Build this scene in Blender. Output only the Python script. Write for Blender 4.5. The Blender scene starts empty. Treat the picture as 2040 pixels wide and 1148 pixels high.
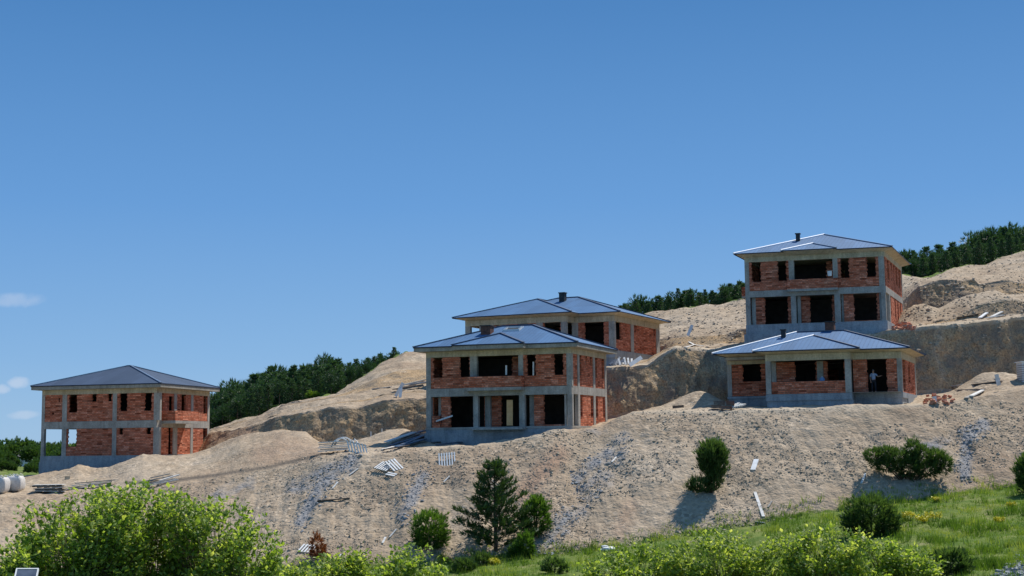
import bpy, bmesh, math, random
import numpy as np
from mathutils import Vector, Matrix, noise
from mathutils.bvhtree import BVHTree

random.seed(7)
rng = np.random.default_rng(7)
scene = bpy.context.scene
COL = scene.collection

# ------------------------------------------------------------------ camera
F = 2720.0                      # focal length in photo pixels (2040 wide)
PITCH = math.atan((877 - 574) / F)
ROLL = -0.012
ROT = Matrix.Rotation(math.pi / 2 + PITCH, 3, 'X') @ Matrix.Rotation(ROLL, 3, 'Z')
cam_d = bpy.data.cameras.new('camera')
cam = bpy.data.objects.new('camera', cam_d)
COL.objects.link(cam)
cam.matrix_world = ROT.to_4x4()
cam_d.sensor_width = 36.0
cam_d.lens = 36.0 * F / 2040.0
cam_d.clip_start = 0.2
cam_d.clip_end = 20000
scene.camera = cam


def ray(px, py):
    v = ROT @ Vector(((px - 1020) / F, -(py - 574) / F, -1.0))
    return v / v.y


def P(px, py, d):
    return ray(px, py) * d


def pix(v):
    c = ROT.transposed() @ Vector(v)
    return 1020 + F * c.x / -c.z, 574 - F * c.y / -c.z


# ------------------------------------------------------------------ light
SUN_EL = math.radians(56)
SUN_AZ = (0.70, 0.714)          # direction to the sun in plan: right and behind the hill
world = bpy.data.worlds.new('World')
scene.world = world
world.use_nodes = True
nt = world.node_tree
for n in list(nt.nodes):
    nt.nodes.remove(n)
sky = nt.nodes.new('ShaderNodeTexSky')
sky.sky_type = 'NISHITA'
sky.sun_disc = False
sky.sun_elevation = SUN_EL
sky.sun_rotation = math.atan2(SUN_AZ[0], SUN_AZ[1])
sky.altitude = 900
sky.air_density = 1.0
sky.dust_density = 0.6
sky.ozone_density = 2.2
bg = nt.nodes.new('ShaderNodeBackground')
bg.inputs['Strength'].default_value = 0.085
out = nt.nodes.new('ShaderNodeOutputWorld')
hsv = nt.nodes.new('ShaderNodeHueSaturation')
hsv.inputs['Saturation'].default_value = 1.12
hsv.inputs['Value'].default_value = 1.0
nt.links.new(sky.outputs[0], hsv.inputs['Color'])
# small clouds low on the left
tc = nt.nodes.new('ShaderNodeTexCoord')
# deeper blue overhead, pale blue (not yellow) haze at the horizon, by elevation
sep = nt.nodes.new('ShaderNodeSeparateXYZ')
nt.links.new(tc.outputs['Generated'], sep.inputs[0])
rampn = nt.nodes.new('ShaderNodeValToRGB')
el = rampn.color_ramp.elements
SKY = [(0.0, (.33, .54, .79)), (0.06, (.235, .455, .77)), (0.17, (.135, .34, .70)), (0.31, (.072, .232, .54)), (0.6, (.09, .23, .50))]
while len(el) < len(SKY):
    el.new(.5)
for i_, (p_, c_) in enumerate(SKY):
    el[i_].position = p_
    el[i_].color = (*c_, 1)
nt.links.new(sep.outputs['Z'], rampn.inputs['Fac'])
sc_ = nt.nodes.new('ShaderNodeVectorMath'); sc_.operation = 'SCALE'
sc_.inputs['Scale'].default_value = 1 / .085
nt.links.new(rampn.outputs[0], sc_.inputs[0])
mxs = nt.nodes.new('ShaderNodeMix'); mxs.data_type = 'RGBA'
mxs.inputs['Factor'].default_value = .9
nt.links.new(hsv.outputs[0], mxs.inputs['A'])
nt.links.new(sc_.outputs[0], mxs.inputs['B'])
prev = mxs.outputs['Result']
for (cx, cy, rx, ry, st) in ((30, 598, 62, 17, .26), (38, 762, 24, 12, .42), (2, 776, 20, 11, .4), (48, 827, 34, 10, .3),
                             (-60, 800, 60, 18, .5)):
    d = ray(cx, cy).normalized()
    dx = (ray(cx + rx, cy + rx * (.12 if cy < 700 else .02)).normalized() - d)
    dy = (ray(cx, cy - ry).normalized() - d)
    sub = nt.nodes.new('ShaderNodeVectorMath'); sub.operation = 'SUBTRACT'
    sub.inputs[1].default_value = d
    nt.links.new(tc.outputs['Generated'], sub.inputs[0])
    sqs = []
    for ax in (dx, dy):
        dot = nt.nodes.new('ShaderNodeVectorMath'); dot.operation = 'DOT_PRODUCT'
        dot.inputs[1].default_value = ax / ax.length_squared
        nt.links.new(sub.outputs[0], dot.inputs[0])
        sq = nt.nodes.new('ShaderNodeMath'); sq.operation = 'POWER'
        ab = nt.nodes.new('ShaderNodeMath'); ab.operation = 'ABSOLUTE'
        nt.links.new(dot.outputs['Value'], ab.inputs[0])
        nt.links.new(ab.outputs[0], sq.inputs[0]); sq.inputs[1].default_value = 2
        sqs.append(sq)
    ad = nt.nodes.new('ShaderNodeMath'); ad.operation = 'ADD'
    nt.links.new(sqs[0].outputs[0], ad.inputs[0]); nt.links.new(sqs[1].outputs[0], ad.inputs[1])
    nz = nt.nodes.new('ShaderNodeTexNoise')
    nz.inputs['Scale'].default_value = 120; nz.inputs['Detail'].default_value = 4
    nt.links.new(tc.outputs['Generated'], nz.inputs['Vector'])
    ma = nt.nodes.new('ShaderNodeMath'); ma.operation = 'MULTIPLY_ADD'
    ma.inputs[1].default_value = -1.6; nt.links.new(nz.outputs[0], ma.inputs[0])
    ma.inputs[2].default_value = 0.8
    ad2 = nt.nodes.new('ShaderNodeMath'); ad2.operation = 'ADD'
    nt.links.new(ad.outputs[0], ad2.inputs[0]); nt.links.new(ma.outputs[0], ad2.inputs[1])
    mr = nt.nodes.new('ShaderNodeMapRange'); mr.interpolation_type = 'SMOOTHSTEP'
    mr.inputs[1].default_value = 1.15; mr.inputs[2].default_value = 0.0
    mr.inputs[3].default_value = 0; mr.inputs[4].default_value = st
    nt.links.new(ad2.outputs[0], mr.inputs[0])
    mx = nt.nodes.new('ShaderNodeMix'); mx.data_type = 'RGBA'
    nt.links.new(mr.outputs[0], mx.inputs['Factor'])
    nt.links.new(prev, mx.inputs['A'])
    mx.inputs['B'].default_value = (8.2, 8.8, 10.0, 1)
    prev = mx.outputs['Result']
nt.links.new(prev, bg.inputs['Color'])
nt.links.new(bg.outputs[0], out.inputs['Surface'])

sun_d = bpy.data.lights.new('sun', 'SUN')
sun_d.energy = 5.0
sun_d.angle = math.radians(0.5)
sun_d.color = (1.0, 0.955, 0.88)
sun = bpy.data.objects.new('sun', sun_d)
COL.objects.link(sun)
sdir = Vector((SUN_AZ[0] * math.cos(SUN_EL), SUN_AZ[1] * math.cos(SUN_EL), math.sin(SUN_EL)))
sun.rotation_euler = sdir.to_track_quat('Z', 'Y').to_euler()
sun.location = (60, 0, 90)

scene.view_settings.view_transform = 'Standard'
scene.view_settings.look = 'None'
scene.view_settings.exposure = 0
scene.view_settings.gamma = 1

# ------------------------------------------------------------------ materials


def L(*c):
    return (c[0], c[1], c[2], 1)


class Mat:
    """small wrapper round a Principled material"""

    def __init__(s, name, rough=.85, spec=.25, metal=0):
        s.m = bpy.data.materials.new(name); s.m.use_nodes = True
        s.t = s.m.node_tree
        s.b = s.t.nodes['Principled BSDF']
        s.b.inputs['Roughness'].default_value = rough
        s.b.inputs['Specular IOR Level'].default_value = spec
        s.b.inputs['Metallic'].default_value = metal

    def n(s, typ, **kw):
        x = s.t.nodes.new(typ)
        for k, v in kw.items():
            if k in x.inputs.keys():
                if hasattr(v, 'is_linked') or isinstance(v, bpy.types.NodeSocket):
                    s.t.links.new(v, x.inputs[k])
                else:
                    x.inputs[k].default_value = v
            else:
                setattr(x, k, v)
        return x

    def link(s, a, b):
        s.t.links.new(a, b)

    def coord(s, kind='Object', scale=(1, 1, 1)):
        c = s.n('ShaderNodeTexCoord')
        m = s.n('ShaderNodeMapping'); m.inputs['Scale'].default_value = scale
        s.link(c.outputs[kind], m.inputs['Vector'])
        return m.outputs[0]

    def noise(s, vec, scale, detail=4, rough=.55):
        x = s.n('ShaderNodeTexNoise', Scale=scale, Detail=detail, Roughness=rough)
        s.link(vec, x.inputs['Vector'])
        return x.outputs['Fac']

    def ramp(s, fac, stops):
        r = s.n('ShaderNodeValToRGB')
        e = r.color_ramp.elements
        while len(e) < len(stops):
            e.new(.5)
        for i, (p, c) in enumerate(stops):
            e[i].position = p
            e[i].color = c if len(c) == 4 else (*c, 1)
        s.link(fac, r.inputs['Fac'])
        return r.outputs['Color']

    def mix(s, fac, a, b, blend='MIX'):
        x = s.n('ShaderNodeMix', data_type='RGBA', blend_type=blend)
        for sock, v in ((x.inputs['Factor'], fac), (x.inputs['A'], a), (x.inputs['B'], b)):
            if isinstance(v, bpy.types.NodeSocket):
                s.link(v, sock)
            else:
                sock.default_value = v
        return x.outputs['Result']

    def math(s, op, a, b=0.0):
        x = s.n('ShaderNodeMath', operation=op)
        for i, v in enumerate((a, b)):
            if isinstance(v, bpy.types.NodeSocket):
                s.link(v, x.inputs[i])
            else:
                x.inputs[i].default_value = v
        return x.outputs[0]

    def rng(s, v, a, b, c=0.0, d=1.0):
        x = s.n('ShaderNodeMapRange')
        s.link(v, x.inputs[0])
        for i, q in enumerate((a, b, c, d)):
            x.inputs[i + 1].default_value = q
        return x.outputs[0]

    def bump(s, h, dist=.05, strength=1.0):
        x = s.n('ShaderNodeBump', Distance=dist, Strength=strength)
        s.link(h, x.inputs['Height'])
        s.link(x.outputs[0], s.b.inputs['Normal'])

    def base(s, c):
        if isinstance(c, bpy.types.NodeSocket):
            s.link(c, s.b.inputs['Base Color'])
        else:
            s.b.inputs['Base Color'].default_value = c
        return s


def two_tone(name, a, b, scale=1.5, rough=.85, spec=.2, metal=0, bump=0.0, det=5, lo=.35, hi=.65):
    m = Mat(name, rough, spec, metal)
    v = m.coord()
    f = m.noise(v, scale, det)
    m.base(m.ramp(f, [(lo, a), (hi, b)]))
    if bump:
        m.bump(m.noise(v, scale * 4, 4), bump)
    return m.m


M = {}


def concrete(name, a, b, c):
    m = Mat(name, .9, .15)
    v = m.coord()
    base = m.ramp(m.noise(v, .7, 6, .6), [(.3, a), (.5, b), (.72, c)])
    fine = m.ramp(m.noise(v, 9, 4), [(.3, (.78, .78, .78)), (.7, (1.12, 1.12, 1.12))])
    col = m.mix(1.0, base, fine, 'MULTIPLY')
    vs = m.coord('Object', (2.6, 2.6, .25))     # runs and board marks
    col = m.mix(1.0, col, m.ramp(m.noise(vs, 1.3, 4), [(.3, (.8, .8, .8)), (.65, (1.08, 1.08, 1.08))]), 'MULTIPLY')
    m.base(col)
    m.bump(m.noise(v, 12, 4), .03)
    return m.m


M['concrete'] = concrete('raw_concrete', (.28, .26, .23), (.40, .375, .33), (.50, .475, .42))
M['plinth'] = concrete('foundation_concrete', (.24, .26, .28), (.33, .35, .36), (.42, .43, .43))
M['beam'] = concrete('beam_concrete', (.42, .36, .25), (.54, .47, .33), (.62, .55, .41))
M['fascia'] = concrete('eave_concrete', (.26, .25, .22), (.35, .33, .28), (.44, .41, .34))

# brick: uv in metres
m = Mat('hollow_brick', .92, .1)
uv = m.n('ShaderNodeUVMap'); uv.uv_map = 'uv'
br = m.n('ShaderNodeTexBrick', Scale=1.0)
br.inputs['Color1'].default_value = L(.54, .14, .068)
br.inputs['Color2'].default_value = L(.72, .27, .16)
br.inputs['Mortar'].default_value = L(.20, .13, .10)
br.inputs['Mortar Size'].default_value = .012
br.inputs['Brick Width'].default_value = .27
br.inputs['Row Height'].default_value = .135
br.inputs['Bias'].default_value = -.15
m.link(uv.outputs[0], br.inputs['Vector'])
# per-brick tone from a white noise on the quantised uv
vs = m.n('ShaderNodeMapping'); vs.inputs['Scale'].default_value = (1 / .54, 1 / .135, 1)
m.link(uv.outputs[0], vs.inputs['Vector'])
fl = m.n('ShaderNodeVectorMath', operation='FLOOR'); m.link(vs.outputs[0], fl.inputs[0])
wn = m.n('ShaderNodeTexWhiteNoise', noise_dimensions='2D'); m.link(fl.outputs[0], wn.inputs['Vector'])
tone = m.ramp(wn.outputs['Value'], [(0, (.4, .36, .34)), (.16, (.8, .78, .76)), (.8, (1.1, 1.1, 1.1)), (1, (1.4, 1.6, 1.7))])
col = m.mix(1.0, br.outputs['Color'], tone, 'MULTIPLY')
nz = m.noise(uv.outputs[0], .9, 5)
col = m.mix(m.rng(nz, .55, .75, 0, .3), col, L(.50, .33, .24))
col = m.mix(m.rng(m.noise(uv.outputs[0], 2.6, 5), .58, .75, 0, .5), col, L(.13, .055, .035))
m.base(col)
m.bump(br.outputs['Fac'], -.03)
M['brick'] = m.m

# roof metal: uv u runs along the eave, v up the slope, in metres


def roofmat(name, c1, c2, rough, metal):
    m = Mat(name, rough, .2, metal)
    uv = m.n('ShaderNodeUVMap'); uv.uv_map = 'uv'
    w = m.n('ShaderNodeSeparateXYZ'); m.link(uv.outputs[0], w.inputs[0])
    fr = m.math('FRACT', m.math('MULTIPLY', w.outputs[0], 1 / .34))
    seam = m.math('LESS_THAN', fr, .12)
    lap = m.math('LESS_THAN', m.math('FRACT', m.math('MULTIPLY', w.outputs[1], 1 / 2.9)), .015)
    pan = m.n('ShaderNodeVectorMath', operation='FLOOR')
    mp = m.n('ShaderNodeMapping'); mp.inputs['Scale'].default_value = (1 / 1.02, 1 / 2.9, 1)
    m.link(uv.outputs[0], mp.inputs['Vector']); m.link(mp.outputs[0], pan.inputs[0])
    wn = m.n('ShaderNodeTexWhiteNoise', noise_dimensions='2D'); m.link(pan.outputs[0], wn.inputs['Vector'])
    base = m.mix(m.noise(m.coord(), .5, 5), c1, c2)
    base = m.mix(1.0, base, m.ramp(wn.outputs['Value'], [(0, (.86, .86, .86)), (1, (1.1, 1.1, 1.1))]), 'MULTIPLY')
    base = m.mix(m.math('MULTIPLY', seam, .28), base, L(.03, .05, .09))
    base = m.mix(m.math('MULTIPLY', lap, .5), base, L(.03, .05, .09))
    m.base(base)
    m.bump(m.math('SUBTRACT', m.noise(m.coord(), 1.2, 3), m.math('MULTIPLY', seam, .6)), .02)
    return m.m


M['roof'] = roofmat('blue_grey_roof_sheet', L(.062, .145, .28), L(.085, .185, .335), .62, .0)
M['roof_dark'] = roofmat('dark_blue_roof_sheet', L(.05, .075, .12), L(.07, .10, .155), .65, .0)
M['edge'] = two_tone('dark_roof_edge', (.02, .03, .05), (.035, .045, .07), 2, .5)
M['cap'] = two_tone('ridge_flashing', (.16, .21, .29), (.22, .28, .36), 2, .4, .5, .3)
M['cap_glare'] = two_tone('sun_glare_ridge_flashing', (.85, .87, .89), (.93, .93, .93), 2, .35, .6, .5)  # near-white colour paints sun glare onto chosen hip flashings
M['cap_dark'] = two_tone('dark_ridge_flashing', (.05, .07, .11), (.08, .10, .15), 2, .45, .5, .2)
M['chimney'] = two_tone('chimney_brick', (.10, .05, .04), (.2, .09, .06), 5, .9)
M['pipe'] = two_tone('vent_metal', (.03, .03, .035), (.06, .06, .06), 4, .6)
M['wood'] = two_tone('pale_timber', (.46, .36, .23), (.62, .52, .36), 3, .8)
M['ply'] = two_tone('orange_plywood', (.80, .44, .19), (.88, .55, .27), 3, .8)
M['wood_white'] = two_tone('bleached_timber', (.55, .52, .46), (.76, .74, .70), 3, .75)
M['wood_dark'] = two_tone('weathered_dark_timber', (.07, .055, .045), (.15, .12, .10), 3, .85)
M['wood_grey'] = two_tone('grey_timber', (.26, .24, .21), (.40, .38, .34), 3, .85)
M['white'] = two_tone('white_plastic', (.70, .70, .68), (.82, .82, .80), 2, .5)
M['bag'] = two_tone('woven_white_bag', (.52, .50, .48), (.68, .66, .63), 4, .8, bump=.04)
M['blue'] = two_tone('blue_plastic', (.12, .25, .48), (.2, .35, .6), 2, .5)
M['steel'] = two_tone('dark_bluish_steel', (.05, .07, .11), (.12, .15, .2), 3, .5)
M['clay'] = two_tone('loose_brick', (.45, .17, .10), (.62, .30, .20), 6, .9)
M['inside'] = two_tone('inner_wall_painted_shade', (.03, .024, .02), (.05, .04, .034), 2, .95)  # near-black colour paints in the darkness of the house interiors
M['skin'] = two_tone('skin', (.45, .27, .19), (.5, .31, .22), 4, .6)
M['shirt'] = two_tone('light_blue_shirt', (.35, .45, .62), (.42, .52, .7), 4, .85)
M['trousers'] = two_tone('dark_trousers', (.03, .03, .04), (.05, .05, .06), 4, .9)
M['hair'] = two_tone('greying_hair', (.10, .09, .08), (.2, .19, .18), 9, .8)
M['paint'] = two_tone('pale_sheet_metal', (.55, .57, .58), (.68, .70, .71), 1, .45)
M['bark'] = two_tone('bark', (.07, .05, .035), (.16, .12, .09), 6, .95, bump=.05)
M['twig'] = two_tone('twig', (.10, .085, .055), (.2, .17, .11), 6, .9)


def leafmat(name, cols, trans=.45, scale=3.0, rough=.5):
    """leaf: diffuse + translucent, tone by object noise and by face attribute"""
    m = Mat(name, rough, .35)
    v = m.coord()
    at = m.n('ShaderNodeAttribute'); at.attribute_name = 'tone'
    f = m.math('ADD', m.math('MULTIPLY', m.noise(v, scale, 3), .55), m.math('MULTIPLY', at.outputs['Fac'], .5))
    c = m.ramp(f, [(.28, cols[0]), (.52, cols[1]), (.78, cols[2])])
    m.base(c)
    tr = m.n('ShaderNodeBsdfTranslucent')
    warm = m.mix(1.0, c, L(1.5, 1.45, .55), 'MULTIPLY')
    m.link(warm, tr.inputs['Color'])
    mx = m.n('ShaderNodeMixShader', Fac=trans)
    outn = m.t.nodes['Material Output']
    m.link(m.b.outputs[0], mx.inputs[1]); m.link(tr.outputs[0], mx.inputs[2])
    m.link(mx.outputs[0], outn.inputs['Surface'])
    return m.m


M['leaf'] = leafmat('bright_leaf', [(.08, .15, .025), (.25, .36, .07), (.50, .56, .22)], .55)
M['leaf2'] = leafmat('yellow_green_leaf', [(.09, .16, .025), (.28, .38, .08), (.53, .58, .24)], .55)
M['pine'] = leafmat('pine_needles', [(.014, .034, .012), (.035, .075, .022), (.075, .135, .035)], .2)
M['wood_pine'] = leafmat('forest_pine_needles', [(.015, .042, .024), (.038, .088, .042), (.075, .145, .058)], .3)
M['juniper'] = leafmat('juniper_scales', [(.035, .08, .015), (.08, .17, .03), (.16, .28, .05)], .4)
M['juniper_dark'] = leafmat('dark_juniper_scales', [(.03, .062, .02), (.065, .125, .04), (.12, .20, .065)], .4)
M['dead'] = leafmat('dead_rusty_needles', [(.12, .035, .015), (.22, .07, .03), (.3, .11, .05)], .3)
M['grass'] = leafmat('grass_blade', [(.07, .14, .02), (.15, .25, .04), (.32, .38, .10)], .45)
M['flower'] = leafmat('yellow_flower', [(.45, .40, .02), (.6, .55, .03), (.75, .7, .08)], .3)
M['broad'] = leafmat('broadleaf_far', [(.035, .075, .025), (.06, .125, .035), (.10, .18, .05)], .35)
M['bright_tree'] = leafmat('bright_broadleaf', [(.08, .15, .02), (.15, .26, .04), (.25, .36, .06)], .4)

# ground: mask channels r grass, g cut face, b grey scree; mask2 r reddish, g dark scarp line, b pale
m = Mat('hill_ground', .95, .08)
v = m.coord()
a1 = m.n('ShaderNodeAttribute'); a1.attribute_name = 'mask'
s1 = m.n('ShaderNodeSeparateColor'); m.link(a1.outputs['Color'], s1.inputs[0])
a2 = m.n('ShaderNodeAttribute'); a2.attribute_name = 'mask2'
s2 = m.n('ShaderNodeSeparateColor'); m.link(a2.outputs['Color'], s2.inputs[0])
nbig = m.noise(v, .12, 6, .6)
nmid = m.noise(v, .9, 6, .62)
nfine = m.noise(v, 5.0, 5, .6)
soil = m.ramp(nbig, [(.30, (.35, .26, .18)), (.5, (.41, .32, .225)), (.68, (.45, .365, .27))])
soil = m.mix(1.0, soil, m.ramp(nmid, [(.28, (.84, .82, .80)), (.5, (1, 1, 1)), (.75, (1.12, 1.12, 1.12))]), 'MULTIPLY')
vor = m.n('ShaderNodeTexVoronoi', feature='F1', Scale=4.5); m.link(v, vor.inputs['Vector'])
vors = m.n('ShaderNodeSeparateColor'); m.link(vor.outputs['Color'], vors.inputs[0])
stone = m.mix(1.0, soil, m.ramp(vors.outputs[0], [(0, (.72, .71, .70)), (.35, (.95, .95, .95)), (.8, (1.12, 1.12, 1.12)), (1, (1.5, 1.5, 1.5))]), 'MULTIPLY')
vg = m.coord('Object', (.9, .10, .10))       # washed streaks running down the slope
soil = m.mix(1.0, soil, m.ramp(m.noise(vg, 1.1, 6, .6), [(.3, (.86, .85, .84)), (.5, (1, 1, 1)), (.7, (1.1, 1.09, 1.07))]), 'MULTIPLY')
soil = m.mix(m.rng(m.noise(v, .35, 4), .35, .6, .15, .9), soil, stone)
soil = m.mix(m.math('MULTIPLY', s2.outputs[2], .6), soil, L(.52, .44, .33))
# cut faces: brown clay, vertical runs, ochre and grey patches
vc = m.coord('Object', (1.0, 1.0, .45))
cut = m.ramp(m.noise(vc, .45, 7, .65), [(.28, (.22, .17, .12)), (.42, (.31, .235, .155)), (.55, (.42, .29, .165)), (.72, (.46, .365, .26))])
cut = m.mix(1.0, cut, m.ramp(m.noise(vc, 2.6, 6, .65), [(.3, (.72, .72, .72)), (.5, (1, 1, 1)), (.75, (1.25, 1.22, 1.18))]), 'MULTIPLY')
cut = m.mix(1.0, cut, m.ramp(m.noise(v, 6.5, 5, .7), [(.36, (.55, .53, .52)), (.5, (1, 1, 1)), (.66, (1.45, 1.42, 1.36))]), 'MULTIPLY')
cut = m.mix(m.rng(m.noise(v, .25, 3), .5, .65, 0, .7), cut, L(.18, .155, .13))
col = m.mix(m.rng(m.math('ADD', s1.outputs[1], m.math('MULTIPLY', m.math('SUBTRACT', nmid, .5), .7)), .42, .58), soil, cut)
# grey scree
gr = m.ramp(nfine, [(.3, (.13, .14, .155)), (.5, (.24, .255, .275)), (.7, (.36, .375, .39))])
col = m.mix(m.rng(m.math('ADD', s1.outputs[2], m.math('MULTIPLY', m.math('SUBTRACT', nmid, .5), 1.5)), .35, .85, 0, .75), col, gr)
col = m.mix(m.math('MULTIPLY', s2.outputs[0], .55), col, L(.36, .21, .14))
col = m.mix(m.math('MULTIPLY', s2.outputs[1], .75), col, L(.09, .08, .07))
# grass
gs = m.ramp(m.noise(v, .5, 6, .65), [(.28, (.06, .11, .02)), (.45, (.11, .165, .035)), (.58, (.18, .21, .06)), (.72, (.32, .28, .17))])
gmask = m.rng(m.math('ADD', s1.outputs[0], m.math('MULTIPLY', m.math('SUBTRACT', nmid, .5), .8)), .4, .6)
col = m.mix(gmask, col, gs)
m.base(col)
h = m.math('ADD', m.math('MULTIPLY', nmid, .55), m.math('MULTIPLY', nfine, .35))
h = m.math('ADD', h, m.math('MULTIPLY', m.math('SUBTRACT', 1.0, vor.outputs['Distance']), .18))
m.bump(h, .28, .8)
M['ground'] = m.m

m = Mat('far_field', .95, .05)
v = m.coord()
m.base(m.ramp(m.noise(v, .012, 6, .6), [(.35, (.05, .10, .03)), (.5, (.10, .16, .04)), (.65, (.16, .19, .07))]))
M['field'] = m.m
m = Mat('stone_scatter', .95, .1)
v = m.coord()
m.base(m.ramp(m.noise(v, 1.3, 4, .7), [(.25, (.32, .25, .18)), (.45, (.42, .34, .25)), (.6, (.50, .42, .32)), (.78, (.64, .56, .46))]))
M['stone'] = m.m
m = Mat('grey_stone_scatter', .9, .15)
v = m.coord()
m.base(m.ramp(m.noise(v, 1.9, 4, .7), [(.25, (.11, .12, .135)), (.5, (.25, .27, .29)), (.75, (.45, .47, .49))]))
M['stone_grey'] = m.m


# ------------------------------------------------------------------ mesh helpers
class MB:
    """collects faces of one mesh; frame = (origin, ex, ey) maps local to world axes"""

    def __init__(s, ex=Vector((1, 0, 0)), ey=Vector((0, 1, 0))):
        s.v = []; s.f = []; s.uv = []; s.mi = []
        s.ex = ex; s.ey = ey; s.tone = []

    def W(s, x, y, z):
        return s.ex * x + s.ey * y + Vector((0, 0, z))

    def poly(s, pts, uvs=None, mi=0, raw=False, tone=0.0):
        i = len(s.v)
        s.v += [tuple(p) if raw else tuple(s.W(*p)) for p in pts]
        s.f.append(tuple(range(i, i + len(pts))))
        if uvs is None:
            a = Vector(pts[1]) - Vector(pts[0]); b = Vector(pts[-1]) - Vector(pts[0])
            n = a.cross(b); n = (abs(n.x), abs(n.y), abs(n.z))
            k = n.index(max(n))
            uvs = [((p[1], p[2]), (p[0], p[2]), (p[0], p[1]))[k] for p in pts]
        s.uv += uvs
        s.mi.append(mi); s.tone.append(tone)

    def box(s, x0, x1, y0, y1, z0, z1, mi=0):
        if x1 < x0: x0, x1 = x1, x0
        if y1 < y0: y0, y1 = y1, y0
        a = [(x0, y0, z0), (x1, y0, z0), (x1, y1, z0), (x0, y1, z0), (x0, y0, z1), (x1, y0, z1), (x1, y1, z1), (x0, y1, z1)]
        for q in ((0, 1, 5, 4), (1, 2, 6, 5), (2, 3, 7, 6), (3, 0, 4, 7), (4, 5, 6, 7), (3, 2, 1, 0)):
            s.poly([a[k] for k in q], mi=mi)

    def obox(s, c, ax, ay, az, mi=0):
        """box from centre and three half-vectors, world axes"""
        c, ax, ay, az = map(Vector, (c, ax, ay, az))
        a = [c + ax * i + ay * j + az * k for k in (-1, 1) for (i, j) in ((-1, -1), (1, -1), (1, 1), (-1, 1))]
        la, lb, lc = ax.length * 2, ay.length * 2, az.length * 2
        for q in ((0, 1, 5, 4), (1, 2, 6, 5), (2, 3, 7, 6), (3, 0, 4, 7), (4, 5, 6, 7), (3, 2, 1, 0)):
            s.poly([a[k] for k in q], uvs=[(0, 0), (la, 0), (la, lb), (0, lb)], mi=mi, raw=True)

    def tube(s, pts, rads, seg=7, mi=0, tone=0.0, cap=True):
        rings = []
        n = len(pts)
        pts = [Vector(p) for p in pts]
        for i in range(n):
            t = (pts[min(i + 1, n - 1)] - pts[max(i - 1, 0)]).normalized()
            u = t.orthogonal().normalized(); w = t.cross(u)
            if i and rings:
                pu = rings[-1][1]
                u = (pu - t * pu.dot(t)).normalized(); w = t.cross(u)
            rings.append(([pts[i] + (u * math.cos(2 * math.pi * k / seg) + w * math.sin(2 * math.pi * k / seg)) * rads[i] for k in range(seg)], u))
        for i in range(n - 1):
            a, b = rings[i][0], rings[i + 1][0]
            for k in range(seg):
                k2 = (k + 1) % seg
                s.poly([a[k], a[k2], b[k2], b[k]], uvs=[(0, 0), (.1, 0), (.1, .1), (0, .1)], mi=mi, raw=True, tone=tone)
        if cap:
            s.poly(rings[-1][0], uvs=[(0, 0)] * seg, mi=mi, raw=True)
            s.poly(rings[0][0][::-1], uvs=[(0, 0)] * seg, mi=mi, raw=True)

    def mesh(s, name, mats, tone=False):
        me = bpy.data.meshes.new(name)
        me.from_pydata(s.v, [], s.f)
        u = me.uv_layers.new(name='uv')
        u.data.foreach_set('uv', np.array(s.uv, dtype=np.float32).ravel())
        for mt in (mats if isinstance(mats, (list, tuple)) else [mats]):
            me.materials.append(mt)
        me.polygons.foreach_set('material_index', s.mi)
        if tone:
            at = me.attributes.new('tone', 'FLOAT', 'FACE')
            at.data.foreach_set('value', s.tone)
        me.update()
        return me

    def build(s, name, mats, parent=None, loc=None, tone=False):
        if not s.f:
            return None
        o = bpy.data.objects.new(name, s.mesh(name, mats, tone))
        COL.objects.link(o)
        if parent:
            o.parent = parent
        if loc is not None:
            o.location = loc
        return o


def tag(o, label, cat=None, group=None, kind=None):
    if label: o['label'] = label
    if cat: o['category'] = cat
    if group: o['group'] = group
    if kind: o['kind'] = kind
    return o


def empty(name, loc, label, cat, group=None, rz=0):
    o = bpy.data.objects.new(name, None)
    COL.objects.link(o)
    o.location = loc
    o.rotation_euler = (0, 0, rz)
    return tag(o, label, cat, group)


def copy_thing(root, loc, rz=0, sc=1.0, label=None, group=None):
    r = root.copy(); COL.objects.link(r)
    r.location = loc; r.rotation_euler = (0, 0, rz); r.scale = (sc, sc, sc)
    if label: r['label'] = label
    if group: r['group'] = group
    for ch in root.children:
        c = ch.copy(); COL.objects.link(c); c.parent = r
    return r


# ------------------------------------------------------------------ terrain
# each curve: list of knots ('y', px, py, depth) or ('z', px, height, depth)
def K(*kn):
    o = []
    for k in kn:
        if k[0] == 'z':
            r = ray(k[1], 877)
            o.append((r.x, k[2], k[3]))
        else:
            r = ray(k[1], k[2])
            o.append((r.x, r.z * k[3], k[3]))
    o.sort()
    return o


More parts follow.
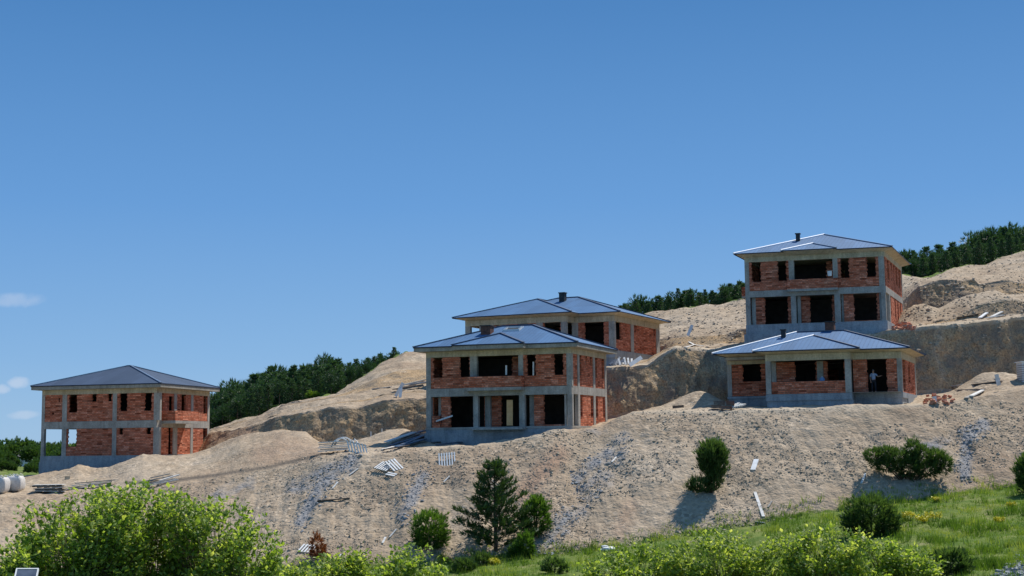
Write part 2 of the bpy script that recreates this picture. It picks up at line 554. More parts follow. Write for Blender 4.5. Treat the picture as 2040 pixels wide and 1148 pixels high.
z = 'z'; y = 'y'
C = {}
C['k0'] = K((z, 0, -1.75, 1.2), (z, 2040, -1.75, 1.2))
C['k1'] = K((z, 0, -3.6, 15), (z, 2040, -3.3, 15))
C['k2'] = K((z, 0, -5.6, 35), (z, 1200, -5.6, 35), (z, 2040, -4.6, 35))
C['k3'] = K((z, -300, -8.2, 62), (z, 900, -7.6, 62), (z, 1400, -7.1, 62), (z, 1700, -6.6, 61), (z, 2040, -6.1, 60), (z, 2400, -4.5, 60))
C['toe'] = K((z, -300, -9.5, 90), (z, 0, -9.0, 90), (y, 600, 1135, 87), (y, 900, 1125, 87), (y, 1070, 1108, 87), (y, 1200, 1098, 87), (y, 1400, 1065, 88),
             (y, 1600, 1030, 89), (y, 1800, 1003, 90), (y, 2040, 970, 92), (y, 2400, 900, 95))
C['crest'] = K((y, -300, 1005, 107), (y, 0, 990, 106), (y, 130, 990, 106), (y, 300, 972, 105), (y, 450, 950, 104), (y, 560, 932, 103), (y, 640, 912, 101.5), (y, 720, 905, 100),
               (y, 835, 895, 99.5), (y, 950, 889, 99.5), (y, 1050, 873, 100), (y, 1100, 857, 100.5), (y, 1125, 853, 100.7), (y, 1150, 856, 101), (y, 1200, 851, 101.5), (y, 1225, 836, 102), (y, 1262, 820, 102.5),
               (y, 1340, 817, 102), (y, 1430, 818, 101), (y, 1520, 816, 100.3), (y, 1600, 813, 100), (y, 1700, 810, 99.8), (y, 1830, 806, 100), (y, 1900, 801, 101), (y, 1960, 790, 102), (y, 2040, 776, 103),
               (y, 2400, 735, 106))
C['mid'] = K((y, -300, 965, 117), (y, 0, 960, 117), (y, 45, 952, 118), (y, 90, 942, 119), (y, 130, 934, 119), (y, 155, 930, 118), (y, 180, 938, 117), (y, 215, 932, 116.5), (y, 255, 917, 116), (y, 285, 905, 116.5), (y, 330, 908, 117), (y, 385, 904, 118),
             (y, 420, 893, 119), (y, 480, 868, 119), (y, 560, 858, 118), (y, 605, 868, 115), (y, 625, 880, 112), (y, 645, 895, 108), (y, 740, 886, 108), (y, 800, 882, 108), (y, 848, 884, 107.5), (z, 950, -.35, 108), (z, 1140, .55, 108),
             (z, 1215, 1.1, 108), (z, 1262, 2.1, 108), (z, 1340, 2.3, 108), (z, 1450, 2.35, 108), (z, 1830, 2.4, 107), (y, 1900, 796, 108), (y, 1960, 783, 109), (y, 2040, 768, 110), (y, 2400, 720, 113))
C['foot'] = K((z, -300, -3.2, 137), (z, 300, -3.2, 137), (y, 420, 893, 128), (y, 455, 877, 126), (y, 490, 868, 123), (y, 557, 859, 119.6), (y, 571, 869, 118.5), (y, 600, 880, 117.4), (y, 645, 887, 117), (y, 743, 877, 117),
              (y, 802, 866, 117), (y, 848, 864, 117), (z, 1000, .8, 117), (z, 1210, 1.6, 116), (z, 1300, 2.3, 116), (y, 1340, 818, 116), (y, 1380, 812, 116.5), (y, 1450, 808, 118), (z, 1560, 3.0, 119.2), (z, 1700, 3.2, 116.4), (z, 1825, 3.4, 115.3),
              (y, 1900, 788, 116), (y, 1960, 770, 117), (y, 2040, 760, 118), (y, 2400, 710, 122))
C['top'] = K((z, -300, -3.2, 139), (z, 300, -3.2, 139), (y, 420, 862, 132), (y, 490, 852, 126), (y, 547, 832, 121.5), (y, 603, 825, 119.5), (y, 657, 813, 119), (y, 726, 810, 119), (y, 768, 797, 119), (y, 848, 795, 119),
             (y, 1000, 765, 119), (y, 1210, 732, 118.5), (y, 1250, 731, 118.5), (y, 1290, 727, 118.5), (y, 1320, 704, 119), (y, 1345, 690, 119), (y, 1380, 694, 119.4), (y, 1420, 697, 120), (y, 1480, 686, 121.3), (y, 1560, 676, 121), (y, 1740, 665, 117.6), (y, 1770, 656, 117.2),
             (y, 1850, 650, 117.5), (y, 1950, 640, 118.5), (y, 2040, 630, 120), (y, 2400, 590, 124))
C['foot2'] = K((y, 1800, 653, 121), (y, 1900, 641, 121.5), (y, 1930, 638, 121.5), (y, 2040, 628, 122.5), (y, 2400, 590, 126))
C['top2'] = K((y, 1800, 651, 122), (y, 1900, 637, 122), (y, 1928, 622, 122.5), (y, 1960, 611, 123), (y, 2040, 602, 124), (y, 2400, 560, 128))
C['bench'] = K((z, -300, -3.4, 150), (z, 300, -3.4, 150), (y, 420, 860, 141), (y, 470, 844, 137), (y, 520, 830, 134), (y, 560, 813, 128.5), (y, 603, 804, 127.5), (y, 667, 793, 127), (y, 700, 784, 127), (y, 800, 768, 128), (y, 848, 761, 128),
               (z, 900, 5.3, 136), (z, 1200, 7.0, 139), (y, 1315, 702, 138), (y, 1350, 693, 133), (y, 1480, 684, 133), (z, 1600, 9.0, 137), (z, 1770, 9.3, 135), (y, 1800, 642, 132), (y, 1840, 625, 131), (y, 1870, 624, 131),
               (y, 1905, 606, 131), (y, 1950, 597, 131), (y, 1980, 583, 131), (y, 2010, 589, 131), (y, 2040, 585, 131), (y, 2400, 540, 134))
C['cut'] = K((z, -300, -3.5, 160), (z, 300, -3.5, 160), (y, 420, 857, 143), (y, 470, 841, 139), (y, 520, 829, 136), (y, 560, 810, 130.5), (y, 603, 801, 129.5), (y, 667, 789, 129), (y, 700, 777, 130), (y, 750, 752, 133), (y, 800, 737, 135),
             (y, 848, 734, 136), (z, 900, 7.0, 142), (z, 1200, 9, 147), (y, 1315, 677, 139.5), (y, 1400, 668, 136), (y, 1487, 657, 134.5), (z, 1600, 10.8, 139), (z, 1770, 12, 140), (y, 1797, 600, 136), (y, 1830, 571, 133),
             (y, 1880, 559, 133), (y, 1940, 556, 133), (y, 1950, 567, 133), (y, 2000, 562, 133), (y, 2040, 565, 133), (y, 2400, 520, 136))
C['sky'] = K((z, -300, -3.6, 170), (z, 300, -3.6, 170), (y, 420, 856, 150), (y, 470, 840, 146), (y, 520, 828, 143), (y, 560, 808, 141), (y, 590, 800, 139), (y, 667, 787, 137), (y, 700, 765, 143), (y, 730, 745, 147), (y, 770, 718, 151), (y, 807, 700, 153),
             (y, 850, 699, 154), (z, 900, 10.3, 155), (z, 1000, 11.4, 156), (z, 1200, 13.4, 158), (y, 1280, 628, 160), (y, 1300, 619, 160), (y, 1400, 609, 158), (y, 1487, 600, 156), (z, 1600, 16.2, 156), (z, 1770, 18, 156), (y, 1797, 546, 156),
             (y, 1840, 553, 153), (y, 1865, 549, 153), (y, 1900, 535, 156), (y, 1960, 526, 158), (y, 2000, 512, 160), (y, 2040, 500, 160), (y, 2400, 440, 170))
C['b1'] = K((z, -300, -3.8, 210), (z, 300, -3.8, 210), (z, 420, 0.6, 172), (z, 520, 2.2, 168), (z, 667, 4.5, 160), (z, 807, 9.4, 172), (z, 1000, 11.5, 176), (z, 1280, 14.0, 178), (z, 1487, 15.8, 176), (z, 1800, 19.0, 176), (z, 2040, 21.5, 178), (z, 2400, 26, 185))
C['b2'] = K((z, -300, -4.6, 300), (z, 300, -4.6, 300), (z, 420, 1.0, 205), (z, 667, 7.5, 205), (z, 807, 9.5, 210), (z, 1000, 10, 215), (z, 1487, 15.8, 215), (z, 1800, 20.0, 215), (z, 2040, 24.0, 215), (z, 2400, 29, 215))
C['b3'] = K((z, -300, -6.5, 420), (z, 300, -6.5, 420), (z, 480, -7, 330), (z, 807, -4, 330), (z, 1487, 4, 330), (z, 2040, 12, 330), (z, 2400, 14, 330))

S_IN = np.linspace(-0.41, 0.41, 861)
S_ALL = np.concatenate([np.linspace(-.95, -.42, 60), S_IN, np.linspace(.42, .95, 60)])
NS = len(S_ALL)


def curve(name):
    k = np.array(C[name])
    return np.interp(S_ALL, k[:, 0], k[:, 1]), np.interp(S_ALL, k[:, 0], k[:, 2])


cv = {k: curve(k) for k in C}
s18 = ray(1800, 650).x
wgt = np.clip((S_ALL - s18 + .02) / .02, 0, 1)
for nm, f in (('foot2', .35), ('top2', .45)):
    zz = cv['top'][0] * (1 - f) + cv['bench'][0] * f
    dd = cv['top'][1] * (1 - f) + cv['bench'][1] * f
    cv[nm] = (cv[nm][0] * wgt + zz * (1 - wgt), cv[nm][1] * wgt + dd * (1 - wgt))
# low roll-offs so crests are rounded and cut tops overhang a little
order = ['k0', 'k1', 'k2', 'k3', 'toe', 'crest', 'mid', 'foot', 'top', 'foot2', 'top2', 'bench', 'cut', 'sky', 'b1', 'b2', 'b3']
rows_n = [10, 14, 20, 60, 110, 44, 30, 34, 10, 10, 14, 26, 50, 10, 8, 8]
seg_amp = [.05, .1, .15, .22, .16, .16, .15, .30, .18, .25, .22, .42, .30, .5, .5, .5]
Zs, Ds, seg, tt = [], [], [], []
for i in range(len(order) - 1):
    a, b = cv[order[i]], cv[order[i + 1]]
    n = rows_n[i]
    for k in range(n + (i == len(order) - 2)):
        t = k / n
        Zs.append(a[0] * (1 - t) + b[0] * t); Ds.append(a[1] * (1 - t) + b[1] * t)
        seg.append(i); tt.append(t)
Zs = np.array(Zs); Ds = np.array(Ds)
NR = len(Zs)
# light smoothing along depth inside the detailed part to round the creases
for _ in range(2):
    Z2 = Zs.copy()
    Z2[1:-1] = .25 * Zs[:-2] + .5 * Zs[1:-1] + .25 * Zs[2:]
    Zs = Z2
pos = np.empty((NR, NS, 3))
pos[:, :, 0] = S_ALL[None, :] * Ds
pos[:, :, 1] = Ds
pos[:, :, 2] = Zs
CLIFF = {7, 9, 11}
mask = np.zeros((NR, NS, 4)); mask[:, :, 3] = 1
mask2 = np.zeros((NR, NS, 4)); mask2[:, :, 3] = 1
fr = lambda p, H, L_, o: noise.fractal(p, H, L_, o, noise_basis='PERLIN_ORIGINAL')
for r in range(NR):
    i = seg[r]
    A = seg_amp[i]
    t = tt[r]
    cl = i in CLIFF
    for c in range(NS):
        p = Vector(pos[r, c])
        a = A
        if i == 4 and t < .1: a *= .6
        n1 = noise.fractal(p * .35, 1.0, 2.1, 5)
        if cl:
            q = Vector((p.x * .55, p.y * .2, p.z * .22))
            n2 = noise.fractal(q, .9, 2.2, 5)
            n3 = noise.fractal(p * 1.3 + Vector((9, 3, 1)), .9, 2.0, 3)
            w = math.sin(min(max(t, 0), 1) * math.pi) ** .5
            pos[r, c, 1] += (n2 * .45 + n3 * .17) * w * (1.0 if i == 7 else .8)
            pos[r, c, 2] += n1 * .15
        elif i <= 3:
            pos[r, c, 2] += n1 * A * min(1, p.y / 20)
        else:
            n3 = noise.fractal(p * 1.6 + Vector((5, 0, 2)), .8, 2.0, 3)
            gul = 0
            if i == 4:
                gul = noise.fractal(Vector((p.x * .42 + p.z * .10, 3.1, p.z * .07)), .9, 2.1, 4) * .30 * math.sin(math.pi * t)
            pos[r, c, 2] += n1 * a + n3 * .06 + gul
    # masks
    if i <= 3:
        mask[r, :, 0] = 1
    elif i == 4:
        mask[r, :, 0] = max(0, .9 - t / .10) * .9
    elif cl:
        e = min(t / .12, (1 - t) / .12, 1)
        mask[r, :, 1] = max(0, e)
    if i >= 13:
        mask[r, :, 0] = 1
    elif i >= 7:
        left = np.clip((ray(395, 880).x - S_ALL) / .006, 0, 1)
        mask[r, :, 0] = np.maximum(mask[r, :, 0], left if i >= 8 else left * t)
        mask[r, :, 1] *= 1 - left

# soft dumped mounds on the terraces
for (mx_, my_, md_, mr_, mh_) in ((1390, 814, 109.5, 2.3, 1.35), (785, 878, 112, 2.6, .8), (1975, 768, 112, 3.2, 1.3), (1825, 640, 127, 2.2, 1.3), (1940, 625, 127, 3.5, 1.0), (560, 880, 113, 4.0, .5), (150, 940, 116, 1.6, .5)):
    c_ = P(mx_, my_, md_)
    g_ = np.exp(-((pos[:, :, 0] - c_.x) ** 2 + (pos[:, :, 1] - c_.y) ** 2) / mr_ ** 2)
    pos[:, :, 2] += mh_ * g_

# albedo patches: (pixel strokes seen on the slope) turned into ground positions
flat = pos.reshape(-1, 3)
Rt = np.array(ROT.transposed())
cc = flat @ Rt.T
PX = (1020 + F * cc[:, 0] / -cc[:, 2]).reshape(NR, NS)
PY = (574 - F * cc[:, 1] / -cc[:, 2]).reshape(NR, NS)
segarr = np.array(seg)


def stroke(arr, ch, pts, w, amt, segs=(4, 5)):
    dmin = np.full((NR, NS), 1e9)
    for (ax, ay), (bx, by) in zip(pts[:-1], pts[1:]):
        dx, dy = bx - ax, by - ay
        l2 = dx * dx + dy * dy + 1e-6
        t = np.clip(((PX - ax) * dx + (PY - ay) * dy) / l2, 0, 1)
        dmin = np.minimum(dmin, np.hypot(PX - ax - t * dx, PY - ay - t * dy))
    g = np.clip(1.25 - dmin / w, 0, 1) * amt
    g *= np.isin(segarr, segs)[:, None]
    arr[:, :, ch] = np.maximum(arr[:, :, ch], g)


stroke(mask, 2, [(700, 915), (665, 945), (640, 965), (620, 1005), (598, 1040)], 15, .95)
stroke(mask, 2, [(700, 925), (640, 945), (585, 975)], 26, .7)
stroke(mask, 2, [(845, 950), (825, 985), (800, 1028)], 17, .85)
stroke(mask, 2, [(1215, 905), (1180, 925), (1150, 955)], 18, .75)
stroke(mask, 2, [(1240, 880), (1190, 960), (1130, 1040), (1080, 1095)], 42, .5)
stroke(mask, 2, [(1130, 1030), (1085, 1090)], 12, .8)
stroke(mask, 2, [(1960, 845), (1925, 870), (1922, 945)], 18, .95)
stroke(mask, 2, [(1940, 850), (1880, 880), (1800, 905)], 20, .6)
stroke(mask, 2, [(500, 960), (430, 990)], 22, .55)
stroke(mask, 2, [(1170, 860), (1300, 870)], 20, .35)
stroke(mask2, 0, [(1115, 905), (1080, 940), (1040, 985)], 24, .9)
stroke(mask2, 0, [(1255, 1010), (1235, 1060)], 20, .5)
stroke(mask2, 1, [(250, 962), (330, 960), (420, 948), (540, 930), (600, 915), (640, 905)], 4.5, 1.0, (4, 5))
stroke(mask2, 2, [(850, 892), (1050, 872), (1130, 852), (1260, 820), (1450, 820), (1830, 806)], 7, .9)
stroke(mask2, 2, [(1345, 690), (1300, 728), (1215, 732)], 5, .8, (7, 8))
stroke(mask2, 2, [(1340, 690), (1440, 694)], 6, .8, (8, 9))
stroke(mask2, 2, [(1780, 655), (1850, 650), (1960, 641), (2040, 630)], 6, .9, (7, 8))
stroke(mask2, 0, [(420, 875), (500, 858)], 14, .8, (7,))
stroke(mask2, 0, [(560, 885), (620, 900), (520, 905)], 24, .45, (5,))


def terrain_part(name, i0, i1):
    r0 = segarr.searchsorted(i0); r1 = segarr.searchsorted(i1 + 1)
    r1 = min(r1, NR - 1)
    nr = r1 - r0 + 1
    sub = pos[r0:r1 + 1]
    idx = np.arange(nr * NS).reshape(nr, NS)
    q = np.stack([idx[:-1, :-1], idx[:-1, 1:], idx[1:, 1:], idx[1:, :-1]], -1).reshape(-1, 4)
    me = bpy.data.meshes.new(name)
    me.from_pydata(sub.reshape(-1, 3).tolist(), [], q.tolist())
    for nm, arr in (('mask', mask), ('mask2', mask2)):
        at = me.attributes.new(nm, 'FLOAT_COLOR', 'POINT')
        at.data.foreach_set('color', arr[r0:r1 + 1].astype(np.float32).ravel())
    me.materials.append(M['ground'])
    me.polygons.foreach_set('use_smooth', [True] * len(me.polygons))
    me.update()
    o = bpy.data.objects.new(name, me)
    COL.objects.link(o)
    o['kind'] = 'structure'
    return o


terrain_part('grass_ground', 0, 3)
terrain_part('hillside', 4, 4)
terrain_part('terrace', 5, 6)
terrain_part('cliff', 7, 7)
terrain_part('upper_hillside', 8, 12)
terrain_part('hill', 13, 15)

allidx = np.arange(NR * NS).reshape(NR, NS)
quads = np.stack([allidx[:-1, :-1], allidx[:-1, 1:], allidx[1:, 1:], allidx[1:, :-1]], -1).reshape(-1, 4)
BVH = BVHTree.FromPolygons(flat.tolist(), quads.tolist())


def gz(x, y_):
    h = BVH.ray_cast(Vector((x, y_, 80)), Vector((0, 0, -1)))
    return h[0].z if h[0] else -8.0


def hit(px, py, dmin=20):
    r = ray(px, py)
    h = BVH.ray_cast(r * dmin, r.normalized())
    return h[0] if h[0] else None


def hitn(px, py):
    r = ray(px, py)
    h = BVH.ray_cast(r * 20, r.normalized())
    return h[0], h[1]


# far field to the horizon
mb = MB()
N = 40
for i in range(N):
    for j in range(N):
        x0, x1 = [-4500 + 9000 * k / N for k in (i, i + 1)]
        y0, y1 = [-60 + 6000 * k / N for k in (j, j + 1)]
        q = []
        for (xx, yy) in ((x0, y0), (x1, y0), (x1, y1), (x0, y1)):
            dd = math.hypot(xx, yy)
            zz = -12.0 if yy < 300 else -9 + 5 * noise.noise(Vector((xx * .0012, yy * .0012, 0))) + max(0, (dd - 2500)) * .004
            q.append((xx, yy, zz))
        mb.poly(q)
o = mb.build('far_field', M['field']); o['kind'] = 'structure'

# ------------------------------------------------------------------ houses
class House:
    def __init__(s, px, py, d, front_deg, side_deg, zx, label):
        """near corner pixel / depth, plan angles; zx converts a measured column into photo px"""
        s.C = P(px, py, d)
        fa, sa = math.radians(front_deg), math.radians(side_deg)
        s.ex = Vector((math.cos(fa), -math.sin(fa), 0))    # local +x : to the right along the front
        s.ey = Vector((math.sin(sa), math.cos(sa), 0))     # local +y : into the depth
        s.zx = zx
        s.py = py
        s.root = empty('unfinished_house', s.C, label, 'house', 'unfinished brick houses on the hillside')

    def X(s, q, yy=0.0):
        """local x of measured column q on the plane y = yy"""
        r = ray(s.zx(q), s.py)
        o = s.C + s.ey * yy
        # o + ex*x = r*k   (plan)
        det = s.ex.x * (-r.y) - s.ex.y * (-r.x)
        bx, by = -o.x, -o.y
        return (bx * (-r.y) - by * (-r.x)) / det

    def Y(s, q, xx=0.0):
        r = ray(s.zx(q), s.py)
        o = s.C + s.ex * xx
        det = s.ey.x * (-r.y) - s.ey.y * (-r.x)
        bx, by = -o.x, -o.y
        return (bx * (-r.y) - by * (-r.x)) / det

    def mb(s):
        return MB(s.ex, s.ey)

    def box(s, name, mat, x0, x1, y0, y1, z0, z1, label=None):
        b = s.mb(); b.box(x0, x1, y0, y1, z0, z1)
        o = b.build(name, M[mat], s.root)
        if label: o['label'] = label
        return o

    def boxes(s, name, mat, L_, parent=None):
        b = s.mb()
        for q in L_: b.box(*q)
        return b.build(name, M[mat], parent or s.root)

    def wall(s, axis, a0, a1, at, th, z0, z1, ops=(), teeth=True, name='brick_wall', mat='brick'):
        """wall along local x ('x') at y=at, or along y ('y') at x=at; th goes inward; ops: (a0,a1,zb,zt)"""
        b = s.mb()
        if a1 < a0: a0, a1 = a1, a0
        rnd = random.Random(int(abs(a0 * 91 + at * 37 + z0 * 13) * 10))

        def bx(u0, u1, w0, w1, dth=0.0):
            if u1 - u0 < .01 or w1 - w0 < .01: return
            lo, hi = sorted((at, at + th))
            if axis == 'x': b.box(u0, u1, lo - dth, hi + dth, w0, w1)
            else: b.box(lo - dth, hi + dth, u0, u1, w0, w1)
        ops = sorted([(max(a0, min(o[0], o[1])), min(a1, max(o[0], o[1])), max(z0, o[2]), min(z1, o[3])) for o in ops])
        cur = a0
        for (p0, p1, q0, q1) in ops:
            bx(cur, p0, z0, z1)
            full = q0 <= z0 + .02 and q1 >= z1 - .02
            pend = []
            if not full:
                bx(p0, p1, z0, q0)
                bx(p0, p1, q1, z1)
            if teeth:
                zz = q0 + .02
                k = rnd.randint(0, 1)
                while zz + .16 < q1:
                    for side in (0, 1):
                        if (k + side) % 2 == 0 or rnd.random() < .25:
                            w = rnd.uniform(.04, .09)
                            if side == 0 and p0 - a0 > .02: bx(p0, p0 + w, zz, zz + .17, -.02)
                            if side == 1 and a1 - p1 > .02:
                                if full: pend.append((p1 - w, p1, zz, zz + .17, -.02))
                                else: bx(p1 - w, p1, zz, zz + .17, -.02)
                    zz += .19; k += 1
            if full:
                b.build(name, M[mat], s.root)
                b = s.mb()
            for q in pend: bx(*q)
            cur = p1
        bx(cur, a1, z0, z1)
        return b.build(name, M[mat], s.root)

    def column(s, x0, x1, y0, y1, z0, z1):
        return s.box('column', 'concrete', x0, x1, y0, y1, z0, z1)

    def storey(s, Lx, D, z0, z1, bh, name='floor_beam', mat='concrete', th=.3, prot=0.0):
        """perimeter beam with its slab: from z0 (underside of beam) up to z1"""
        p = prot
        s.boxes(name, mat, [(-Lx - p, p, -p, th, z0, z1), (-Lx - p, -Lx + th, th, D - th, z0, z1), (-th, p, th, D - th, z0, z1),
                            (-Lx - p, p, D - th, D + p, z0, z1)])
        s.box('floor_slab', mat, -Lx + th, -th, th, D - th, z1 - .2, z1 - .02)

    def roof(s, outlines, eave, zb, zr, tan, ov, mat='roof', wings=(), cap='cap', main=None, light=(), capw=.11):
        """main: (x0,x1,y0,y1) of the walls. wings: (x0,x1,yfront) on the front side"""
        x0, x1, y0, y1 = main
        # eaves
        b = s.mb()
        if eave == 'fascia':
            b.box(x0 - ov, x1 + ov, y0 - ov, y1 + ov, zb + .02, zr - .02)
            for (a, c, yf) in wings:
                b.box(a - ov, c + ov, yf - ov, y0 - ov - .002, zb + .023, zr - .023)
        else:
            def frus(a, c, e, g, zl, zh):
                lo = [(a, e, zl), (c, e, zl), (c, g, zl), (a, g, zl)]
                hi = [(a - ov, e - ov, zh), (c + ov, e - ov, zh), (c + ov, g + ov, zh), (a - ov, g + ov, zh)]
                for k in range(4):
                    k2 = (k + 1) % 4
                    b.poly([lo[k], lo[k2], hi[k2], hi[k]])
                b.poly(lo[::-1]); b.poly(hi)
            frus(x0, x1, y0, y1, zb + .01, zr - .03)
            for (a, c, yf) in wings:
                frus(a, c, yf, y0 + .3, zb + .013, zr - .034)
        b.build('eave', M['fascia' if eave == 'fascia' else 'beam'], s.root)
        # sheet surface
        e = ov + .05
        X0, X1, Y0, Y1 = x0 - e, x1 + e, y0 - e, y1 + e
        r = s.mb()
        W, D = X1 - X0, Y1 - Y0
        caps = []
        if W >= D:
            h = D / 2; A = (X0 + h, Y0 + h, zr + tan * h); B = (X1 - h, Y0 + h, zr + tan * h)
        else:
            h = W / 2; A = (X0 + h, Y0 + h, zr + tan * h); B = (X0 + h, Y1 - h, zr + tan * h)
        c00, c10, c11, c01 = (X0, Y0, zr), (X1, Y0, zr), (X1, Y1, zr), (X0, Y1, zr)

        def face(pts, eave_dir):
            a = Vector(pts[0])
            ed = Vector(eave_dir)
            n = (Vector(pts[1]) - a).cross(Vector(pts[2]) - a).normalized()
            up = n.cross(ed).normalized()
            r.poly(pts, uvs=[((Vector(p) - a).dot(ed), abs((Vector(p) - a).dot(up))) for p in pts])
        if W >= D:
            face([c00, c10, B, A], (1, 0, 0)); face([c11, c01, A, B], (1, 0, 0))
            face([c10, c11, B], (0, 1, 0)); face([c01, c00, A], (0, 1, 0))
            caps += [(c00, A), (c10, B), (c11, B), (c01, A), (A, B)]
        else:
            face([c00, c10, A], (1, 0, 0)); face([c11, c01, B], (1, 0, 0))
            face([c10, c11, B, A], (0, 1, 0)); face([c01, c00, A, B], (0, 1, 0))
            caps += [(c00, A), (c10, A), (c11, B), (c01, B), (A, B)]
        ed = s.mb()

        def skirt(p, q):
            p, q = Vector(p), Vector(q)
            ed.poly([p - Vector((0, 0, .09)), q - Vector((0, 0, .09)), q, p])
        skirt(c00, c10); skirt(c10, c11); skirt(c11, c01); skirt(c01, c00)
        for (a, c, yf) in wings:
            a -= e; c += e; yf -= e
            w = (c - a) / 2; xm = (a + c) / 2
            zt = zr + .012
            f0, f1 = (a, yf, zt), (c, yf, zt)
            apx = (xm, yf + w, zt + tan * w); bk = (xm, Y0 + w, zt + tan * w)
            g0, g1 = (a, Y0, zt), (c, Y0, zt)
            face([f0, f1, apx], (1, 0, 0))
            face([g0, f0, apx, bk], (0, 1, 0)); face([f1, g1, bk, apx], (0, 1, 0))
            caps += [(f0, apx), (f1, apx), (apx, bk)]
            skirt(f0, f1); skirt(g0, f0); skirt(f1, g1)
        ro = r.build('roof', M[mat], s.root)
        eo = ed.build('roof_edge', M['edge'], ro)
        for i, (p, q) in enumerate(caps):
            p = s.ex * p[0] + s.ey * p[1] + Vector((0, 0, p[2])); q = s.ex * q[0] + s.ey * q[1] + Vector((0, 0, q[2]))
            dv = q - p
            if dv.length < .1: continue
            up = Vector((0, 0, 1)); sd = dv.cross(up).normalized(); un = sd.cross(dv).normalized()
            cb = s.mb()
            if i in light:
                cb.tube([p + un * .02, q + un * .02], [.085, .085], 12)
                cb.build('ridge_cap', M['cap_glare'], ro)  # hips that carry the painted glare
                continue
            lt = i in light
            cb.obox((p + q) / 2 + un * .04, dv / 2, sd * (.17 if lt else capw), un * (.06 if lt else .035))
            cb.build('ridge_cap', M[('cap_glare' if i in light else cap)], ro)
        s.ro = ro; s.zr = zr; s.tan = tan; s.Y0 = Y0; s.X0 = X0; s.X1 = X1; s.Y1 = Y1
        s.apex = A
        return ro

    def zroof(s, x, yy):
        return s.zr + s.tan * min(x - s.X0, s.X1 - x, yy - s.Y0, s.Y1 - yy)

    def stack(s, name, mat, x, yy, w, h, cap=True):
        zz = s.zroof(x, yy)
        b = s.mb(); b.box(x - w / 2, x + w / 2, yy - w / 2, yy + w / 2, zz - .4, zz + h)
        o = b.build(name, M[mat], s.ro)
        if cap:
            c = s.mb(); c.box(x - w / 2 - .06, x + w / 2 + .06, yy - w / 2 - .06, yy + w / 2 + .06, zz + h + .002, zz + h + .09)
            c.build('chimney_cap' if name == 'chimney' else 'vent_cap', M['pipe'], s.ro)
        return o


PREV = None
# ================= house A: middle front (two storeys, 1140,848)
H2 = House(1140, 848.5, 105, 18, 20.7, lambda q: 800 + q / 3.959,
           'two-storey unfinished brick house at the centre front, blue hip roof with a skylight hole')
h = H2
Lx = -h.X(195); D = h.Y(1625)
X = h.X
h.boxes('foundation', 'plinth', [(-Lx - .02, .02, -.02, D + .02, -.40, -.15), (-Lx - .10, .10, -.12, D + .05, -3.2, -.40)])
h.box('sill_band', 'concrete', -Lx - .05, .05, -.06, D + .04, -.15, -.01)
h.box('entrance_slab', 'concrete', h.X(560), h.X(985), -1.0, -.062, -.22, -.08)
h.storey(Lx, D, -.01, .0 + .012, 0)
# columns both storeys
for (a, b_) in ((195, 232), (566, 604), (929, 972), (1310, 1350)):
    h.column(X(a), X(b_), .0, .35, .013, 2.44)
for (a, b_) in ((195, 232), (543, 597), (927, 965), (1308, 1350)):
    h.column(X(a), X(b_), .002, .35, 3.07, 5.56)
yc = [h.Y(q) for q in (1397, 1412, 1520, 1535, 1612, 1625)]
for k in (0, 2, 4):
    h.column(-.28, 0, yc[k], yc[k + 1], .013, 2.44)
    h.column(-.28, -.002, yc[k], yc[k + 1], 3.07, 5.56)
h.storey(Lx, D, 2.44, 3.07, .6)
h.storey(Lx, D, 5.56, 6.0, .4, 'roof_beam', 'beam')
# ground floor front
h.wall('x', X(236), X(300), .1, .18, .013, .95, mat='brick')
h.column(X(262), X(298), .75, 1.0, .013, 2.44)
h.wall('x', X(300), X(566), .30, .18, .013, 2.44, [(X(372), X(560), 0, 3)])
h.column(X(622), X(664), 1.0, 1.3, .013, 2.44)
h.wall('x', X(604), X(929), 1.3, .18, .013, 2.44, [(X(737), X(920), 0, 3)])
h.column(X(985), X(1030), .75, 1.05, .013, 2.44)
h.wall('x', X(1030), X(1310), .5, .18, .013, 2.44, [(X(1104), X(1295), .15, 3)])
# upper front
zt = 5.56
h.wall('x', X(232), X(543), .04, .19, 3.07, zt, [(X(247), X(326), 3.95, 9), (X(457), X(540), 3.95, 9)])
h.wall('x', X(965), X(1308), .04, .19, 3.07, zt, [(X(990), X(1065), 3.93, 9), (X(1205), X(1285), 3.93, 9)])
h.wall('x', X(597), X(927), 1.9, .19, 3.07, zt, [(X(610, 1.9), X(880, 1.9), 3.1, 9)])
# balcony
bp = .75
h.box('balcony_slab', 'concrete', X(520), X(975), -bp, -.002, 2.82, 3.05)
h.wall('x', X(524), X(972), -bp + .04, .12, 3.05, 3.93, [], name='balcony_parapet')
h.wall('y', -bp + .16, 0, X(972), -.12, 3.05, 3.93, [], name='balcony_parapet')
h.wall('y', -bp + .16, 0, X(524), .12, 3.05, 3.93, [], name='balcony_parapet')
# right side
Y = h.Y
h.wall('y', Y(1350), Y(1397), -.05, -.19, 3.07, zt)
h.wall('y', Y(1412), Y(1520), -.05, -.19, 3.07, zt, [(Y(1415), Y(1433), 3.95, 9), (Y(1465), Y(1477), 4.85, 9), (Y(1501), Y(1515), 4.85, 9)])
h.wall('y', Y(1535), Y(1612), -.05, -.19, 3.07, zt, [(Y(1538), Y(1556), 3.95, 9), (Y(1592), Y(1609), 3.95, 9)])
h.wall('y', Y(1350), Y(1397), -.45, -.18, .013, 2.44, mat='concrete', name='concrete_wall')
h.wall('y', Y(1412), Y(1520), -.05, -.19, .013, 2.44, [(Y(1416), Y(1436), .7, 3), (Y(1500), Y(1519), .7, 3)])
h.wall('y', Y(1535), Y(1612), -.05, -.19, .013, 2.44, [(Y(1538), Y(1558), .7, 3), (Y(1597), Y(1611), .7, 3)])
